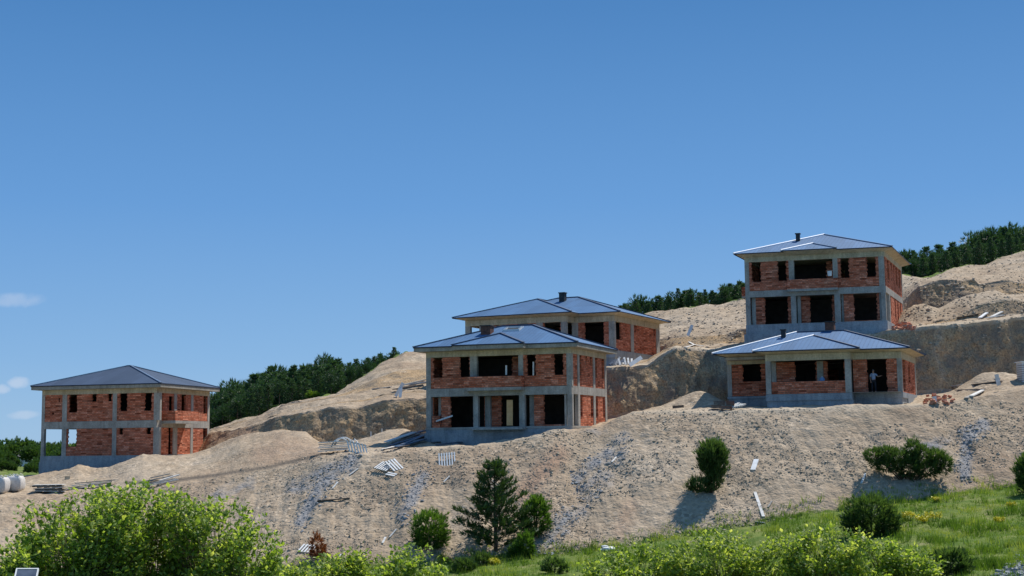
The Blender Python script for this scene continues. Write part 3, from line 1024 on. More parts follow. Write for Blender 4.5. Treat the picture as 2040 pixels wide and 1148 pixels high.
# back, left, inside
for (a, b_) in ((.013, 2.44), (3.07, zt)):
    h.wall('x', -Lx, -.3, D - .25, .19, a, b_, [(-Lx + 2, -Lx + 2.01, 0, 0)], teeth=False)
    h.wall('y', 1.0 if a < 1 else 0.36, D - .26, -Lx + .02, .19, a, b_, [], teeth=False)
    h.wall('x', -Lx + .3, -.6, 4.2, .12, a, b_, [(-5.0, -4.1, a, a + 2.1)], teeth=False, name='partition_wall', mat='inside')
h.roof(None, 'fascia', 5.99, 6.38, .345, .72, 'roof', main=(-Lx, 0, 0, D), wings=[(X(530), X(948), -bp)], cap='cap_dark')
xc = X(688, 3.0)
h.stack('chimney', 'chimney', X(684, 2.6), 2.6, .8, .55)
h.stack('vent_pipe', 'pipe', X(268, 4.0), 4.0, .3, .25, False)
# skylight on the front slope
sx, sy = X(905, 4.0), 3.55
b = h.mb()
for dx, dy, w, dp in ((0, -.42, .62, .09), (0, .42, .62, .09), (-.62, 0, .09, .5), (.62, 0, .09, .5)):
    zz = h.zroof(sx, sy + dy)
    if w > .2: b.box(sx - w - .09, sx + w + .09, sy + dy - .08, sy + dy + .08, zz - .05, zz + .12)
    else:
        q0, q1 = sy - .34, sy + .34
        for k in range(6):
            ya, yb = q0 + (q1 - q0) * k / 6, q0 + (q1 - q0) * (k + 1) / 6
            zz = h.zroof(sx, (ya + yb) / 2)
            b.box(sx + dx - .07, sx + dx + .07, ya, yb, zz - .05, zz + .12)
sk = b.build('skylight', M['white'], h.ro)
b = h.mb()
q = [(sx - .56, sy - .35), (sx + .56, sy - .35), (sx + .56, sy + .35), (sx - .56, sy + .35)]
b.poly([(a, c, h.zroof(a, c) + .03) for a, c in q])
b.build('skylight_dark_sheet', M['pipe'], h.ro)  # dark sheet laid on the roof stands in for the shaded hole

# ================= house B: upper right (two storeys)
H4 = House(1767.5, 638.5, 118, 15.5, 22.6, lambda q: 1420 + q / 4.591,
           'highest two-storey unfinished brick house, on the right, above the bungalow')
h = H4
X, Y = h.X, h.Y
Lx = -X(305); D = 12.2
h.boxes('foundation', 'plinth', [(-Lx - .03, .03, -.03, D + .03, -.85, -.01), (-Lx - .18, .02, -.16, D + .1, -3.8, -.85)])
h.storey(Lx, D, -.01, .012, 0)
for (a, b_) in ((305, 345), (720, 765), (1120, 1172), (1550, 1590)):
    h.column(X(a), X(b_), 0, .35, .013, 2.46)
for (a, b_) in ((305, 345), (710, 757), (1115, 1160), (1537, 1586)):
    h.column(X(a), X(b_), .002, .35, 3.02, 5.62)
h.storey(Lx, D, 2.46, 3.02, .6)
h.storey(Lx, D, 5.62, 6.05, .4, 'roof_beam', 'beam')
for (a, b_) in ((350, 386), (770, 797), (1176, 1198)):
    h.column(X(a), X(b_), .5, .8, .013, 2.46)
h.wall('x', X(386), X(720), .5, .18, .013, 2.46, [(X(466), X(685), 0, 3)])
h.wall('x', X(797), X(1120), .9, .18, .013, 2.46, [(X(872), X(1086), 0, 3)])
h.wall('x', X(1198), X(1550), .4, .18, .013, 2.46, [(X(1286), X(1505), .1, 3)])
zt = 5.62
h.wall('x', X(345), X(710), .04, .19, 3.02, zt, [(X(365), X(453), 3.83, 9), (X(603), X(690), 3.83, 9)])
h.wall('x', X(1160), X(1537), .04, .19, 3.02, zt, [(X(1183), X(1266), 3.85, 9), (X(1425), X(1514), 3.85, 9)])
h.wall('x', X(757), X(1115), 1.9, .19, 3.02, zt, [(X(775, 1.9), X(1060, 1.9), 3.1, 9)])
h.box('balcony_slab', 'concrete', X(700), X(1165), -.5, -.002, 2.80, 3.0)
h.wall('x', X(702), X(1163), -.46, .12, 3.0, 3.85, [], name='balcony_parapet')
h.wall('y', -.34, 0, X(1163), -.12, 3.0, 3.85, [], name='balcony_parapet')
h.wall('y', -.34, 0, X(702), .12, 3.0, 3.85, [], name='balcony_parapet')
# side balcony on the left
h.box('balcony_slab', 'concrete', -Lx - 1.0, -Lx - .002, 3.0, 6.2, 2.70, 2.9)
h.wall('y', 3.0, 6.2, -Lx - 1.0, .12, 2.9, 3.75, [], name='balcony_parapet')
h.wall('x', -Lx - .88, -Lx, 3.0, .12, 2.9, 3.75, [], name='balcony_parapet')
def YY(q): return (q - 1592) / (1732 - 1592) * D
h.column(-.28, 0, D - .4, D, .013, 2.46); h.column(-.28, 0, D - .4, D, 3.02, 5.62)
h.column(-.28, 0, YY(1618), YY(1623), .013, 2.46)
h.wall('y', .36, D - .4, -.03, -.19, 3.02, zt, [(YY(1612), YY(1626), 3.85, 9), (YY(1640), YY(1649), 4.8, 9), (YY(1661), YY(1669), 4.8, 9), (YY(1680), YY(1691), 3.85, 9), (YY(1705), YY(1716), 3.85, 9)])
h.wall('y', .36, YY(1618), -.45, -.18, .013, 2.46, mat='concrete', name='concrete_wall')
h.wall('y', YY(1623), D - .4, -.03, -.19, .013, 2.46, [(YY(1624), YY(1632), .6, 3), (YY(1661), YY(1669), .6, 3), (YY(1683), YY(1692), .6, 3), (YY(1706), YY(1714), .6, 3)])
for (a, b_) in ((.013, 2.46), (3.02, zt)):
    h.wall('x', -Lx, -.3, D - .25, .19, a, b_, [], teeth=False)
    h.wall('y', .36, D - .26, -Lx + .02, .19, a, b_, [], teeth=False)
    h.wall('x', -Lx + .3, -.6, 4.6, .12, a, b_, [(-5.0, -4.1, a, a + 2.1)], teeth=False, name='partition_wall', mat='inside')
h.roof(None, 'slope', 6.04, 6.36, .335, .72, 'roof', main=(-Lx, 0, 0, D), wings=[(X(752), X(1095), -.6)], light=(0, 5), cap='cap', capw=.09)
h.stack('chimney', 'pipe', X(806, 3.6), 3.6, .34, .62)

# ================= house C: bungalow lower right
H3 = House(1798.5, 781, 104, 20, 22.5, lambda q: 1380 + q / 4.25,
           'unfinished brick bungalow on the right with a front porch and a person in its doorway')
h = H3
X, Y = h.X, h.Y
Lx = -X(297, 2.0); D = 9.6
xr, xp0, xp1 = 0.0, X(622, -1.2), X(1345, -1.2)
yp, yl = -1.2, 2.0
h.boxes('foundation', 'plinth', [(xp1 + .0, .03, -.03, 3.0, -.42, -.01), (xp1 - .5, -.05, .06, 3.0, -2.4, -.42),
                                 (xp0 - .03, xp1 + .03, yp - .03, 3.2, -.52, -.012), (xp0 + .03, xp1 + .1, yp + .06, 3.2, -2.6, -.52),
                                 (-Lx - .03, xp0, yl - .03, D, -.2, -.014), (-Lx + .05, xp0, yl + .05, D, -2.6, -.2), (xp0, .03, 3.2, D, -2.4, -.013)])
h.box('floor_slab', 'concrete', xp0 + .1, -.1, yp + .1, D - .1, -.008, .012)
zt = 2.57
h.column(X(1738), 0, 0, .4, .013, zt)
h.column(X(1295, yp), xp1, yp, yp + .4, .013, zt)
h.column(xp0, X(666, yp), yp, yp + .4, .013, zt)
h.column(X(297, yl), X(333, yl), yl, yl + .35, .013, zt)
h.column(-.3, 0, D - .4, D, .013, zt)
h.column(X(672, .7), X(712, .7), .7, 1.0, .013, zt)
h.column(X(1060, .7), X(1112, .7), .68, 1.0, .013, zt)
h.wall('x', xp1, X(1738), .04, .19, .013, zt, [(X(1478), X(1655), 0, 9)])
h.wall('x', X(668, yp), X(1297, yp), yp + .05, .18, .013, .95, [], name='porch_parapet')
h.wall('x', X(712, .7), X(1060, .7), .75, .19, .013, zt, [(X(868, .7), X(1052, .7), 0, 9)])
h.wall('x', X(1112, .7), X(1345, .7), .75, .19, .013, zt, [(X(1142, .7), X(1292, .7), 0, 9)])
h.wall('x', X(333, yl), X(625, yl), yl + .05, .19, .013, zt, [(X(424, yl), X(584, yl), 1.16, 9)])
h.wall('y', .75, yl + .3, xp0, .19, .013, zt, [], teeth=False)
h.wall('y', .4, D - .4, -.05, -.19, .013, zt, [(Y(1792), Y(1812), .1, 9), (Y(1838), Y(1853), .9, 2.3)])
for q in ((-Lx, D - .25, D - .06), ):
    h.wall('x', -Lx, -.3, D - .25, .19, .013, zt, [], teeth=False)
h.wall('y', yl + .35, D - .26, -Lx + .02, .19, .013, zt, [], teeth=False)
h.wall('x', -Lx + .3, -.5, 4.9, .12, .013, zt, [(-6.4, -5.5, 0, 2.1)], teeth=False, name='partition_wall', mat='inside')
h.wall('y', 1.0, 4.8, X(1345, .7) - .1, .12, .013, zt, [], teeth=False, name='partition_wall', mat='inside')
th = .3
h.boxes('roof_beam', 'beam', [(xp1 + .001, 0, 0, th, zt, 3.08), (xp0, xp1, yp, yp + th, zt, 3.083), (xp0, xp0 + th, yp + th, yl, zt, 3.08), (xp1 - th, xp1, yp + th, .3, zt, 3.08),
                              (-Lx, xp0, yl, yl + th, zt, 3.08), (-Lx, -Lx + th, yl + th, D, zt, 3.08), (-th, 0, th, D, zt, 3.08), (-Lx + th, -th, D - th, D, zt, 3.08)])
h.box('floor_slab', 'concrete', -Lx + .3, -.3, .32, D - .3, 2.85, 3.06)
h.roof(None, 'slope', 3.09, 3.33, .33, .8, 'roof', main=(-Lx + .35, -.1, .0, D), wings=[(xp0 + .05, xp1 - .05, yp)], light=(0, 5), cap='cap_dark', capw=.09)
h.stack('chimney', 'chimney', X(1185, 5.2), 5.2, .72, .85)
h.stack('vent_pipe', 'pipe', X(785, 3.4), 3.4, .34, .55)

# ================= house D: behind the centre house
H5 = House(1225, 697, 124, 24.4, 26, lambda q: 880 + q / 4.25,
           'unfinished brick house on the terrace behind the centre house, low blue roof with two peaks')
h = H5
X, Y = h.X, h.Y
yw = -1.9
Lx = -X(200, yw); D = 12.0
xw1 = X(1057, yw)
h.boxes('foundation', 'plinth', [(xw1, .03, -.03, D + .03, -.7, -.01), (-Lx - .03, xw1 + .03, yw - .03, D, -.7, -.013), (-Lx + .05, -.05, .1, D - .1, -2.6, -.7)])
h.box('floor_slab', 'concrete', -Lx + .1, -.1, .1, D - .1, -.009, .012)
zt = 2.62
h.boxes('roof_beam', 'beam', [(xw1, 0, 0, .3, zt, 3.15), (-Lx, xw1, yw, yw + .3, zt, 3.153), (-Lx, -Lx + .3, yw + .3, D, zt, 3.15), (xw1 - .3, xw1, yw + .3, .0, zt, 3.15),
                              (-.3, 0, .3, D, zt, 3.15), (-Lx + .3, -.3, D - .3, D, zt, 3.15)])
h.box('floor_slab', 'concrete', -Lx + .3, -.3, .32, D - .3, 2.92, 3.12)
for (a, b_) in ((200, 243), (320, 350), (800, 856), (1012, 1057)):
    h.column(X(a, yw), X(b_, yw), yw, yw + .35, .013, zt)
h.column(X(1418), 0, 0, .35, .013, zt)
h.column(X(1105), X(1157), .002, .35, .013, zt)
h.column(-.28, 0, Y(1605), Y(1630), .013, zt)
h.column(-.28, 0, Y(1820), D, .013, zt)
h.wall('x', X(350, yw), X(800, yw), yw + .05, .19, .013, zt, [(X(450, yw), X(540, yw), .9, 9), (X(640, yw), X(735, yw), .9, 9)])
h.wall('x', X(856, yw), X(1012, yw), yw + .05, .19, .013, zt, [(X(866, yw), X(1008, yw), 0, 9)])
h.wall('x', X(1157), X(1418), .05, .19, .013, zt, [(X(1208), X(1375), 0, 9)])
h.wall('y', .35, Y(1605), -.04, -.19, .013, zt, [(Y(1475), Y(1530), 1.0, 9)])
h.wall('y', Y(1630), Y(1820), -.04, -.19, .013, zt, [(Y(1637), Y(1652), 1.95, 9), (Y(1800), Y(1818), 1.95, 9)])
h.wall('x', -Lx + 3.2, -.3, D - .25, .19, .013, zt, [], teeth=False)
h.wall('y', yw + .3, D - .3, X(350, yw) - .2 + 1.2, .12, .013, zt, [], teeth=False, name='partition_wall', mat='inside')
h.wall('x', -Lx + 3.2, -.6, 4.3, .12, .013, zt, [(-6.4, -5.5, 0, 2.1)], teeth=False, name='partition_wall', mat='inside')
h.roof(None, 'slope', 3.16, 3.42, .325, .85, 'roof', main=(-Lx + 0.0, 0, .0, D), wings=[(-Lx + .0, xw1, yw)], cap='cap_dark', capw=.09)
h.stack('chimney', 'pipe', X(1032, 4.6), 4.6, .55, .75)
h.stack('vent_pipe', 'pipe', X(393, 3.0), 3.0, .3, .35, False)

# ================= house E: far left
H1 = House(310.5, 907, 122, 15, 11.5, lambda q: q / 3.479,
           'two-storey unfinished brick house at the far left with a dark roof and open corner')
h = H1
X, Y = h.X, h.Y
Lx = -X(281); D = h.Y(1449)
h.boxes('foundation', 'plinth', [(-Lx - .03, .03, -.03, D + .03, -.5, -.01), (-Lx - .1, 0, -.08, D, -2.6, -.5)])
h.storey(Lx, D, -.01, .012, 0)
for z0_, z1_ in ((.013, 2.45), (3.09, 5.54)):
    for (a, b_) in ((281, 302), (424, 455), (774, 803), (1060, 1103)):
        h.column(X(a), X(b_), 0, .35, z0_, z1_)
    for (a, b_) in ((1320, 1336), (1436, 1449)):
        h.column(-.28, 0, Y(a), Y(b_), z0_, z1_)
    h.wall('x', X(1) if 0 else (X(620, D) if z0_ < 1 else -Lx), -.3, D - .25, .19, z0_, z1_, [], teeth=False)
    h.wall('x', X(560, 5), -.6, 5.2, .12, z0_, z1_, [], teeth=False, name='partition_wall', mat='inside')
h.column(-Lx, -Lx + .35, D - .35, D, .013, 2.45)
h.storey(Lx, D, 2.45, 3.09, .6)
h.storey(Lx, D, 5.54, 5.98, .4, 'roof_beam', 'beam')
h.wall('y', .36, D - .3, -Lx + .02, .19, 3.09, 5.54, [], teeth=False)
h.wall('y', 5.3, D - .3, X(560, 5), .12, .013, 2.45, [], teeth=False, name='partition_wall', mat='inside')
zt = 5.54
h.wall('x', X(302), X(424), .04, .19, 3.09, zt, [(X(395), X(405), 4.9, 5.25), (X(350), X(365), 3.75, 3.95)], teeth=False)
h.wall('x', X(455), X(774), .04, .19, 3.09, zt, [(X(466), X(527), 3.93, 9), (X(626), X(660), 4.85, 9), (X(736), X(765), 4.85, 9)])
h.wall('x', X(803), X(1060), .04, .19, 3.09, zt, [(X(820), X(875), 3.95, 9), (X(990), X(1045), 3.95, 9)])
h.wall('x', X(455), X(774), .04, .19, .013, 2.45, [(X(462), X(527), .85, 9)])
h.wall('x', X(803), X(1060), .04, .19, .013, 2.45, [(X(818), X(847), 1.85, 9), (X(1008), X(1042), 1.85, 9)])
h.wall('y', Y(1108), Y(1320), -.04, -.19, 3.09, zt, [(Y(1108), Y(1130), 3.9, 9), (Y(1168), Y(1200), 3.3, 5.3), (Y(1255), Y(1286), 3.3, 9)])
h.column(-.2, .03, Y(1202), Y(1220), 3.09, 5.54)
h.wall('y', Y(1336), Y(1436), -.04, -.19, 3.09, zt, [(Y(1408), Y(1435), 3.85, 9)])
h.wall('y', Y(1108), Y(1320), -.04, -.19, .013, 2.45, [(Y(1168), Y(1194), 0, 9)])
h.column(-.2, .05, Y(1196), Y(1224), .013, 2.45)
h.wall('y', Y(1336), Y(1436), -.04, -.19, .013, 2.45, [(Y(1408), Y(1435), .6, 9)])
y0b, y1b = Y(1118), Y(1285)
h.box('balcony_slab', 'concrete', .002, 1.35, y0b, y1b, 2.80, 3.05)
h.wall('x', 0, 1.31, y0b + .04, .12, 3.05, 3.95, [], name='balcony_parapet')
h.wall('y', y0b + .16, y1b, 1.31, -.12, 3.05, 3.95, [], name='balcony_parapet')
h.wall('x', 0, 1.19, y1b - .12, .12, 3.05, 3.95, [], name='balcony_parapet')
h.roof(None, 'fascia', 5.97, 6.36, .31, .72, 'roof_dark', main=(-Lx, 0, 0, D), cap='cap', capw=.08)
h.stack('vent_pipe', 'pipe', X(640, 6.2), 6.2, .7, .32, True)

# ------------------------------------------------------------------ vegetation
def rvec(r=1.0):
    while True:
        v = Vector((random.uniform(-1, 1), random.uniform(-1, 1), random.uniform(-1, 1)))
        if .05 < v.length < 1: return v * r


def tuft(b, c, axis, n, ln, wd, tone, spread=.7):
    """a clump of thin needle-like blades fanning about an axis"""
    for _ in range(n):
        d = (Vector(axis).normalized() + rvec(spread)).normalized()
        sd = d.cross(rvec()).normalized() * wd * random.uniform(.6, 1.2)
        l_ = ln * random.uniform(.6, 1.25)
        o = Vector(c) + rvec(ln * .25)
        b.poly([o - sd, o + sd, o + d * l_], uvs=[(0, 0)] * 3, raw=True, tone=max(0, min(1, tone + random.uniform(-.18, .18))))


def pine_mesh(h, base_r, seed, dens=1.0, blade=(.42, .07), whorl=.5, low=.12):
    """trunk mesh, crown mesh of a young pine"""
    random.seed(seed)
    tb = MB(); pts = []; lean = random.uniform(-.04, .04)
    for k in range(6):
        pts.append((lean * h * k / 5, random.uniform(-.02, .02) * h, h * .97 * k / 5))
    tb.tube(pts, [h * .022 * (1 - k / 6.3) + .01 for k in range(6)], 6)
    cb = MB()
    zz = h * low
    while zz < h * .97:
        f = (zz - h * low) / (h * (1 - low))
        r = base_r * ((1 - f) ** .75) * random.uniform(.75, 1.1) + .08
        nb = random.randint(4, 6)
        a0 = random.uniform(0, 6.28)
        for k in range(nb):
            a = a0 + 6.283 * k / nb + random.uniform(-.35, .35)
            rr = r * random.uniform(.65, 1.15)
            up = .25 + .5 * f + random.uniform(-.1, .15)
            p0 = Vector((lean * zz, 0, zz))
            tip = p0 + Vector((math.cos(a) * rr, math.sin(a) * rr, rr * up))
            tb.tube([p0, (p0 + tip) / 2 - Vector((0, 0, rr * .05)), tip], [.035 * h / 6, .022 * h / 6, .008], 4, cap=False)
            n = max(2, int(rr / .32 * dens))
            for j in range(n + 1):
                q = (j + .6) / (n + .6)
                if q < .25: continue
                c = p0.lerp(tip, q) + rvec(.10)
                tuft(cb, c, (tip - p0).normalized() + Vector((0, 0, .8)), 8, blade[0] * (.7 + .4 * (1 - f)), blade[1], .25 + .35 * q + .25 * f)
                if q > .45:
                    for sgn in (-1, 1):
                        sd = Vector((-math.sin(a), math.cos(a), .25)) * sgn * rr * .22 * (1.2 - q * .4)
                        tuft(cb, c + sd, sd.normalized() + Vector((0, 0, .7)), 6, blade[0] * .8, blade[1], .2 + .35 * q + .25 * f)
        zz += whorl * (1 - .35 * f) * random.uniform(.8, 1.15)
    tuft(cb, (lean * h, 0, h * .97), (0, 0, 1), 10, blade[0] * .9, blade[1] * .8, .7, .35)
    return tb, cb


def blob_mesh(lobes, n, ln, wd, seed, axis_up=.6, stems=True):
    """shrub of needle blades on the skin of several lobes (centre, radii)"""
    random.seed(seed)
    b = MB(); t = MB()
    tot = sum(l[1][0] * l[1][2] for l in lobes)
    for (c, r) in lobes:
        k = int(n * r[0] * r[2] / tot)
        c = Vector(c)
        for _ in range(k):
            d = rvec().normalized()
            q = random.uniform(.55, 1.0) ** .6
            nn = 1 + .5 * noise.noise(d * 2.6 + c) + (random.random() ** 6) * .35
            p = c + Vector((d.x * r[0], d.y * r[1], d.z * r[2])) * q * nn
            if p.z < .02: continue
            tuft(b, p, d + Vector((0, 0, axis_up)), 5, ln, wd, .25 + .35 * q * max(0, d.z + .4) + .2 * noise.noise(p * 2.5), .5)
        if stems:
            for _ in range(3):
                t.tube([(c.x * .2, c.y * .2, -.2), (c.x * .6, c.y * .6, c.z * .5), tuple(c + rvec(.1))], [.05, .035, .015], 5, cap=False)
    return t, b


def plant(name, meshes, mats, loc, label, cat, group=None, rz=0, sc=1.0, parts=('trunk', 'crown')):
    root = empty(name, loc, label, cat, group, rz)
    root.scale = (sc, sc, sc)
    for mb_, mt, pn in zip(meshes, mats, parts):
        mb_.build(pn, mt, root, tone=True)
    return root


def at_hit(px, py):
    p = hit(px, py)
    return p


# --- distant woods: individual pines behind the skyline
protos = []
for i in range(8):
    hh = (5.2, 6.0, 6.8, 5.6, 6.4, 7.4, 5.8, 6.2)[i]
    if i % 4 != 3:
        t_, c_ = pine_mesh(hh, hh * (.32, .28, .26, .3, .3, .25, .33, .27)[i], 100 + i, 1.2, (.42, .055), .58, .12)
    else:       # older, rounded and broken crowns
        random.seed(170 + i)
        lob = [((random.uniform(-.9, .9), random.uniform(-.9, .9), hh * random.uniform(.35, .9)), (random.uniform(.7, 1.3), random.uniform(.7, 1.2), random.uniform(.5, .9))) for _ in range(9)]
        lob.append(((.1, 0, hh * .93), (.6, .6, .6)))
        t_, c_ = blob_mesh(lob, 420, .5, .055, 180 + i, .8)
        t_ = MB(); t_.tube([(0, 0, -.2), (.1, 0, hh * .5), (0, .1, hh * .95)], [.14, .1, .03], 6)
    mats = (M['bark'], M['wood_pine'])
    tm = t_.mesh('trunk', mats[0]); cm = c_.mesh('crown', mats[1], True)
    protos.append((hh, tm, cm))
bro = []
for i in range(3):
    random.seed(300 + i)
    lob = [((0, 0, 3.4), (1.7, 1.7, 1.9))] + [((random.uniform(-1.3, 1.3), random.uniform(-1.3, 1.3), random.uniform(2.2, 4.6)), (1.1, 1.1, .95)) for _ in range(5)]
    t_, c_ = blob_mesh(lob, 620, .5, .13, 310 + i, .5)
    bro.append((5.3, t_.mesh('trunk', M['bark']), c_.mesh('crown', M['broad'], True), c_.mesh('crown', M['bright_tree'], True)))


def put_tree(x, yy, zz, kind, sc, label, group, bright=False, name='pine_tree', cat='pine tree'):
    o = empty(name, (x, yy, zz), label, cat, group, random.uniform(0, 6.28))
    w_ = random.uniform(.95, 1.25)
    o.scale = (sc * w_, sc * w_, sc)
    q = protos[kind] if name == 'pine_tree' else bro[kind]
    for pn, me in (('trunk', q[1]), ('crown', q[3] if bright else q[2])):
        c = bpy.data.objects.new(pn, me); COL.objects.link(c); c.parent = o


def curve_at(nm, s_):
    return float(np.interp(s_, S_ALL, cv[nm][0])), float(np.interp(s_, S_ALL, cv[nm][1]))


random.seed(21)
# canopy outlines in the photo: top of the trees by column
W1 = [(418, 794), (440, 772), (470, 762), (500, 750), (540, 735), (575, 727), (600, 721), (620, 728), (655, 705), (672, 708), (690, 721), (715, 716), (742, 708), (770, 702), (795, 696)]
W2 = [(1228, 606), (1250, 600), (1290, 592), (1330, 590), (1375, 572), (1400, 584), (1440, 570), (1462, 560), (1487, 562), (1530, 550)]
W3 = [(1790, 508), (1810, 503), (1830, 498), (1870, 492), (1900, 480), (1935, 478), (1965, 468), (2000, 458), (2040, 450), (2090, 440)]


def wood(outl, rows, step, label, group):
    xs = [o[0] for o in outl]; ys = [o[1] for o in outl]
    rows = [(q[0] + o_, q[1] + 4 * (o_ > 0)) for q in rows for o_ in (0, 2.6)]
    step *= 1.85
    for (dd, f) in rows:
        px = xs[0] + random.uniform(0, step)
        while px < xs[-1]:
            top = float(np.interp(px, xs, ys)) + random.uniform(-5, 13) + f
            s_ = ray(px, 700).x
            zs, ds = curve_at('sky', s_)
            d = ds + dd + random.uniform(-2.5, 2.5)
            x = s_ * d
            r = ray(px, top)
            ztop = r.z * d
            g = gz(x, d)
            hgt = ztop - g
            if hgt > 1.6:
                k = random.randrange(8)
                sc = hgt / protos[k][0]
                if sc > 1.5:
                    g += (sc - 1.5) * protos[k][0]; sc = 1.5
                    g = gz(x, d)
                put_tree(x, d, g - .1, k, max(.45, sc), label, group)
            px += step * random.uniform(.7, 1.3)


wood(W1, [(4, 34), (9, 22), (15, 11), (22, 3), (30, 0)], 12.5, 'dark pine in the wood between the far left house and the bare mound', 'pines left of the bare mound')
wood(W2, [(4, 14), (9, 7), (16, 0)], 11, 'pine in the wood on the ridge between the back house and the highest house', 'pines on the middle ridge')
wood(W3, [(4, 32), (9, 20), (15, 9), (22, 0)], 12.5, 'pine in the wood on the ridge right of the highest house', 'pines on the right ridge')
# the brighter broadleaf in the left wood
for (px, py, sc) in ((618, 806, .22), (630, 803, .16)):
    s_ = ray(px, 800).x
    d = curve_at('sky', s_)[1] + 2.0
    put_tree(s_ * d, d, gz(s_ * d, d) - .2, 0, sc, 'bright green %s broadleaf at the foot of the pine wood' % ('larger' if sc > .2 else 'smaller'), 'broadleaf trees by the wood', True, 'broadleaf_tree', 'tree')
# far left valley: trees seen beside and through the left house
random.seed(5)
for (px, py, d, sc, k) in ((8, 868, 300, 2.1, 0), (38, 866, 310, 2.3, 1), (-20, 870, 290, 2.2, 2), (62, 876, 300, 1.7, 0), (88, 878, 330, 1.6, 1), (104, 874, 340, 1.8, 2), (-45, 868, 300, 2.2, 1),
                           (150, 874, 340, 1.9, 0), (128, 880, 260, 1.7, 2), (12, 888, 230, 1.3, 1), (-12, 884, 220, 1.5, 0), (115, 886, 215, 1.5, 1),
                           (98, 892, 210, 1.1, 0), (5, 903, 195, .9, 2), (24, 908, 195, .8, 0), (74, 905, 200, .8, 2), (64, 912, 190, .7, 1), (140, 884, 215, 1.6, 2), (160, 880, 215, 1.6, 1), (30, 903, 260, 1, 1), (72, 901, 250, 1, 2)):
    r = ray(px, py + 9)
    x = r.x * d; zt_ = r.z * d
    g = min(gz(x, d), zt_ - 2.0)
    s2_ = (zt_ - g) / 5.3
    put_tree(x, d, g - .2, k, s2_, 'leafy tree in the far valley beside the left house', 'trees in the far valley', False, 'broadleaf_tree', 'tree')
# tree line at the horizon
random.seed(8)
for i in range(26):
    px = -60 + i * 12.5 + random.uniform(-5, 5)
    d = random.uniform(560, 760)
    r = ray(px, 884 + random.uniform(-5, 3))
    put_tree(r.x * d, d, r.z * d - 12.6, i % 3, 2.2 * random.uniform(.9, 1.1), 'tree of the dark tree line on the far horizon at left', 'trees on the horizon', False, 'broadleaf_tree', 'tree')

# --- plants on the slope
p = hit(988, 1098)
t_, c_ = pine_mesh(5.7, 2.8, 47, 1.9, (.42, .045), .5, .04)
plant('pine_tree', (t_, c_), (M['bark'], M['pine']), p, 'young dark pine with open whorled branches at the foot of the bare slope', 'pine tree')
p = hit(1068, 1068)
t_, c_ = blob_mesh([((0, 0, 1.2), (.85, .85, 1.15)), ((.1, 0, 1.9), (.5, .5, .6))], 1200, .26, .03, 42)
plant('juniper_shrub', (t_, c_), (M['bark'], M['juniper']), p, 'rounded light green juniper directly behind and right of the young pine', 'juniper shrub', parts=('stem', 'foliage'))
p = hit(856, 1092)
t_, c_ = blob_mesh([((0, 0, 1.15), (1.05, 1.0, 1.2)), ((.1, 0, .6), (.95, .9, .7))], 1500, .26, .03, 43)
plant('juniper_shrub', (t_, c_), (M['bark'], M['juniper']), p, 'round green juniper standing alone to the left of the young pine', 'juniper shrub', parts=('stem', 'foliage'))
p = hit(1415, 982)
t_, c_ = blob_mesh([((.25, 0, 2.6), (.95, .9, .8)), ((.5, 0, 2.0), (.6, .6, 1.1)), ((-.1, 0, 2.1), (.6, .6, .9)), ((.25, 0, 1.0), (.5, .5, .9)), ((-.7, 0, .45), (.75, .6, .45))], 2100, .34, .03, 44, 1.6)
plant('juniper_shrub', (t_, c_), (M['bark'], M['juniper_dark']), p, 'tall upright dark juniper on the middle of the bare slope', 'juniper shrub', parts=('stem', 'foliage'))
p = hit(1810, 955)
t_, c_ = blob_mesh([((-2.2, 0, 1.55), (.65, .6, .5)), ((-1.4, .1, 1.7), (.6, .7, .45)), ((-1.5, 0, 1.0), (.7, .7, .4)), ((-.6, 0, 1.35), (.8, .8, .6)), ((.1, 0, .8), (.8, .8, .6)), ((.35, 0, 1.95), (.5, .5, .65)), ((1.0, 0, 1.5), (.7, .7, .65)), ((1.3, 0, .7), (.8, .7, .5)), ((1.9, 0, 1.35), (.6, .6, .55)), ((2.4, 0, 1.0), (.45, .5, .6))], 2600, .30, .03, 45)
plant('pine_shrub', (t_, c_), (M['bark'], M['juniper_dark']), p, 'wide low dark spreading evergreen on the right of the bare slope', 'shrub', parts=('stem', 'foliage'))
p = hit(1737, 1066)
t_, c_ = blob_mesh([((0, 0, 1.0), (1.25, 1.1, 1.15)), ((-.8, 0, .7), (.7, .7, .7)), ((.9, 0, .6), (.6, .6, .7))], 2000, .26, .03, 46)
plant('round_shrub', (t_, c_), (M['bark'], M['juniper_dark']), p, 'dark round bush at the grass edge below the wide evergreen', 'shrub', parts=('stem', 'foliage'))
p = hit(1895, 1146) or P(1895, 1146, 62)
t_, c_ = blob_mesh([((0, 0, .5), (.75, .7, .55))], 900, .22, .03, 47)
plant('round_shrub', (t_, c_), (M['bark'], M['juniper_dark']), p, 'small dark bush in the grass near the bottom right corner', 'shrub', parts=('stem', 'foliage'))
p = hit(1046, 1112)
t_, c_ = blob_mesh([((0, 0, .65), (.5, .5, .8)), ((-.5, 0, .35), (.5, .4, .4))], 700, .26, .035, 48)
plant('green_shrub', (t_, c_), (M['bark'], M['juniper']), p, 'small ragged green shrub at the right foot of the young pine', 'shrub', parts=('stem', 'foliage'))
p = hit(632, 1112)
t_, c_ = blob_mesh([((0, 0, .7), (.42, .4, .75)), ((.1, 0, .3), (.5, .5, .4))], 330, .24, .025, 49)
plant('dead_shrub', (t_, c_), (M['bark'], M['dead']), p, 'dead rust-red shrub at the foot of the slope near the big leafy bushes', 'shrub', parts=('stem', 'foliage'))
p = hit(2046, 985)
t_, c_ = blob_mesh([((.3, 0, 1.3), (.8, .8, 1.3))], 1200, .28, .03, 50, 1.2)
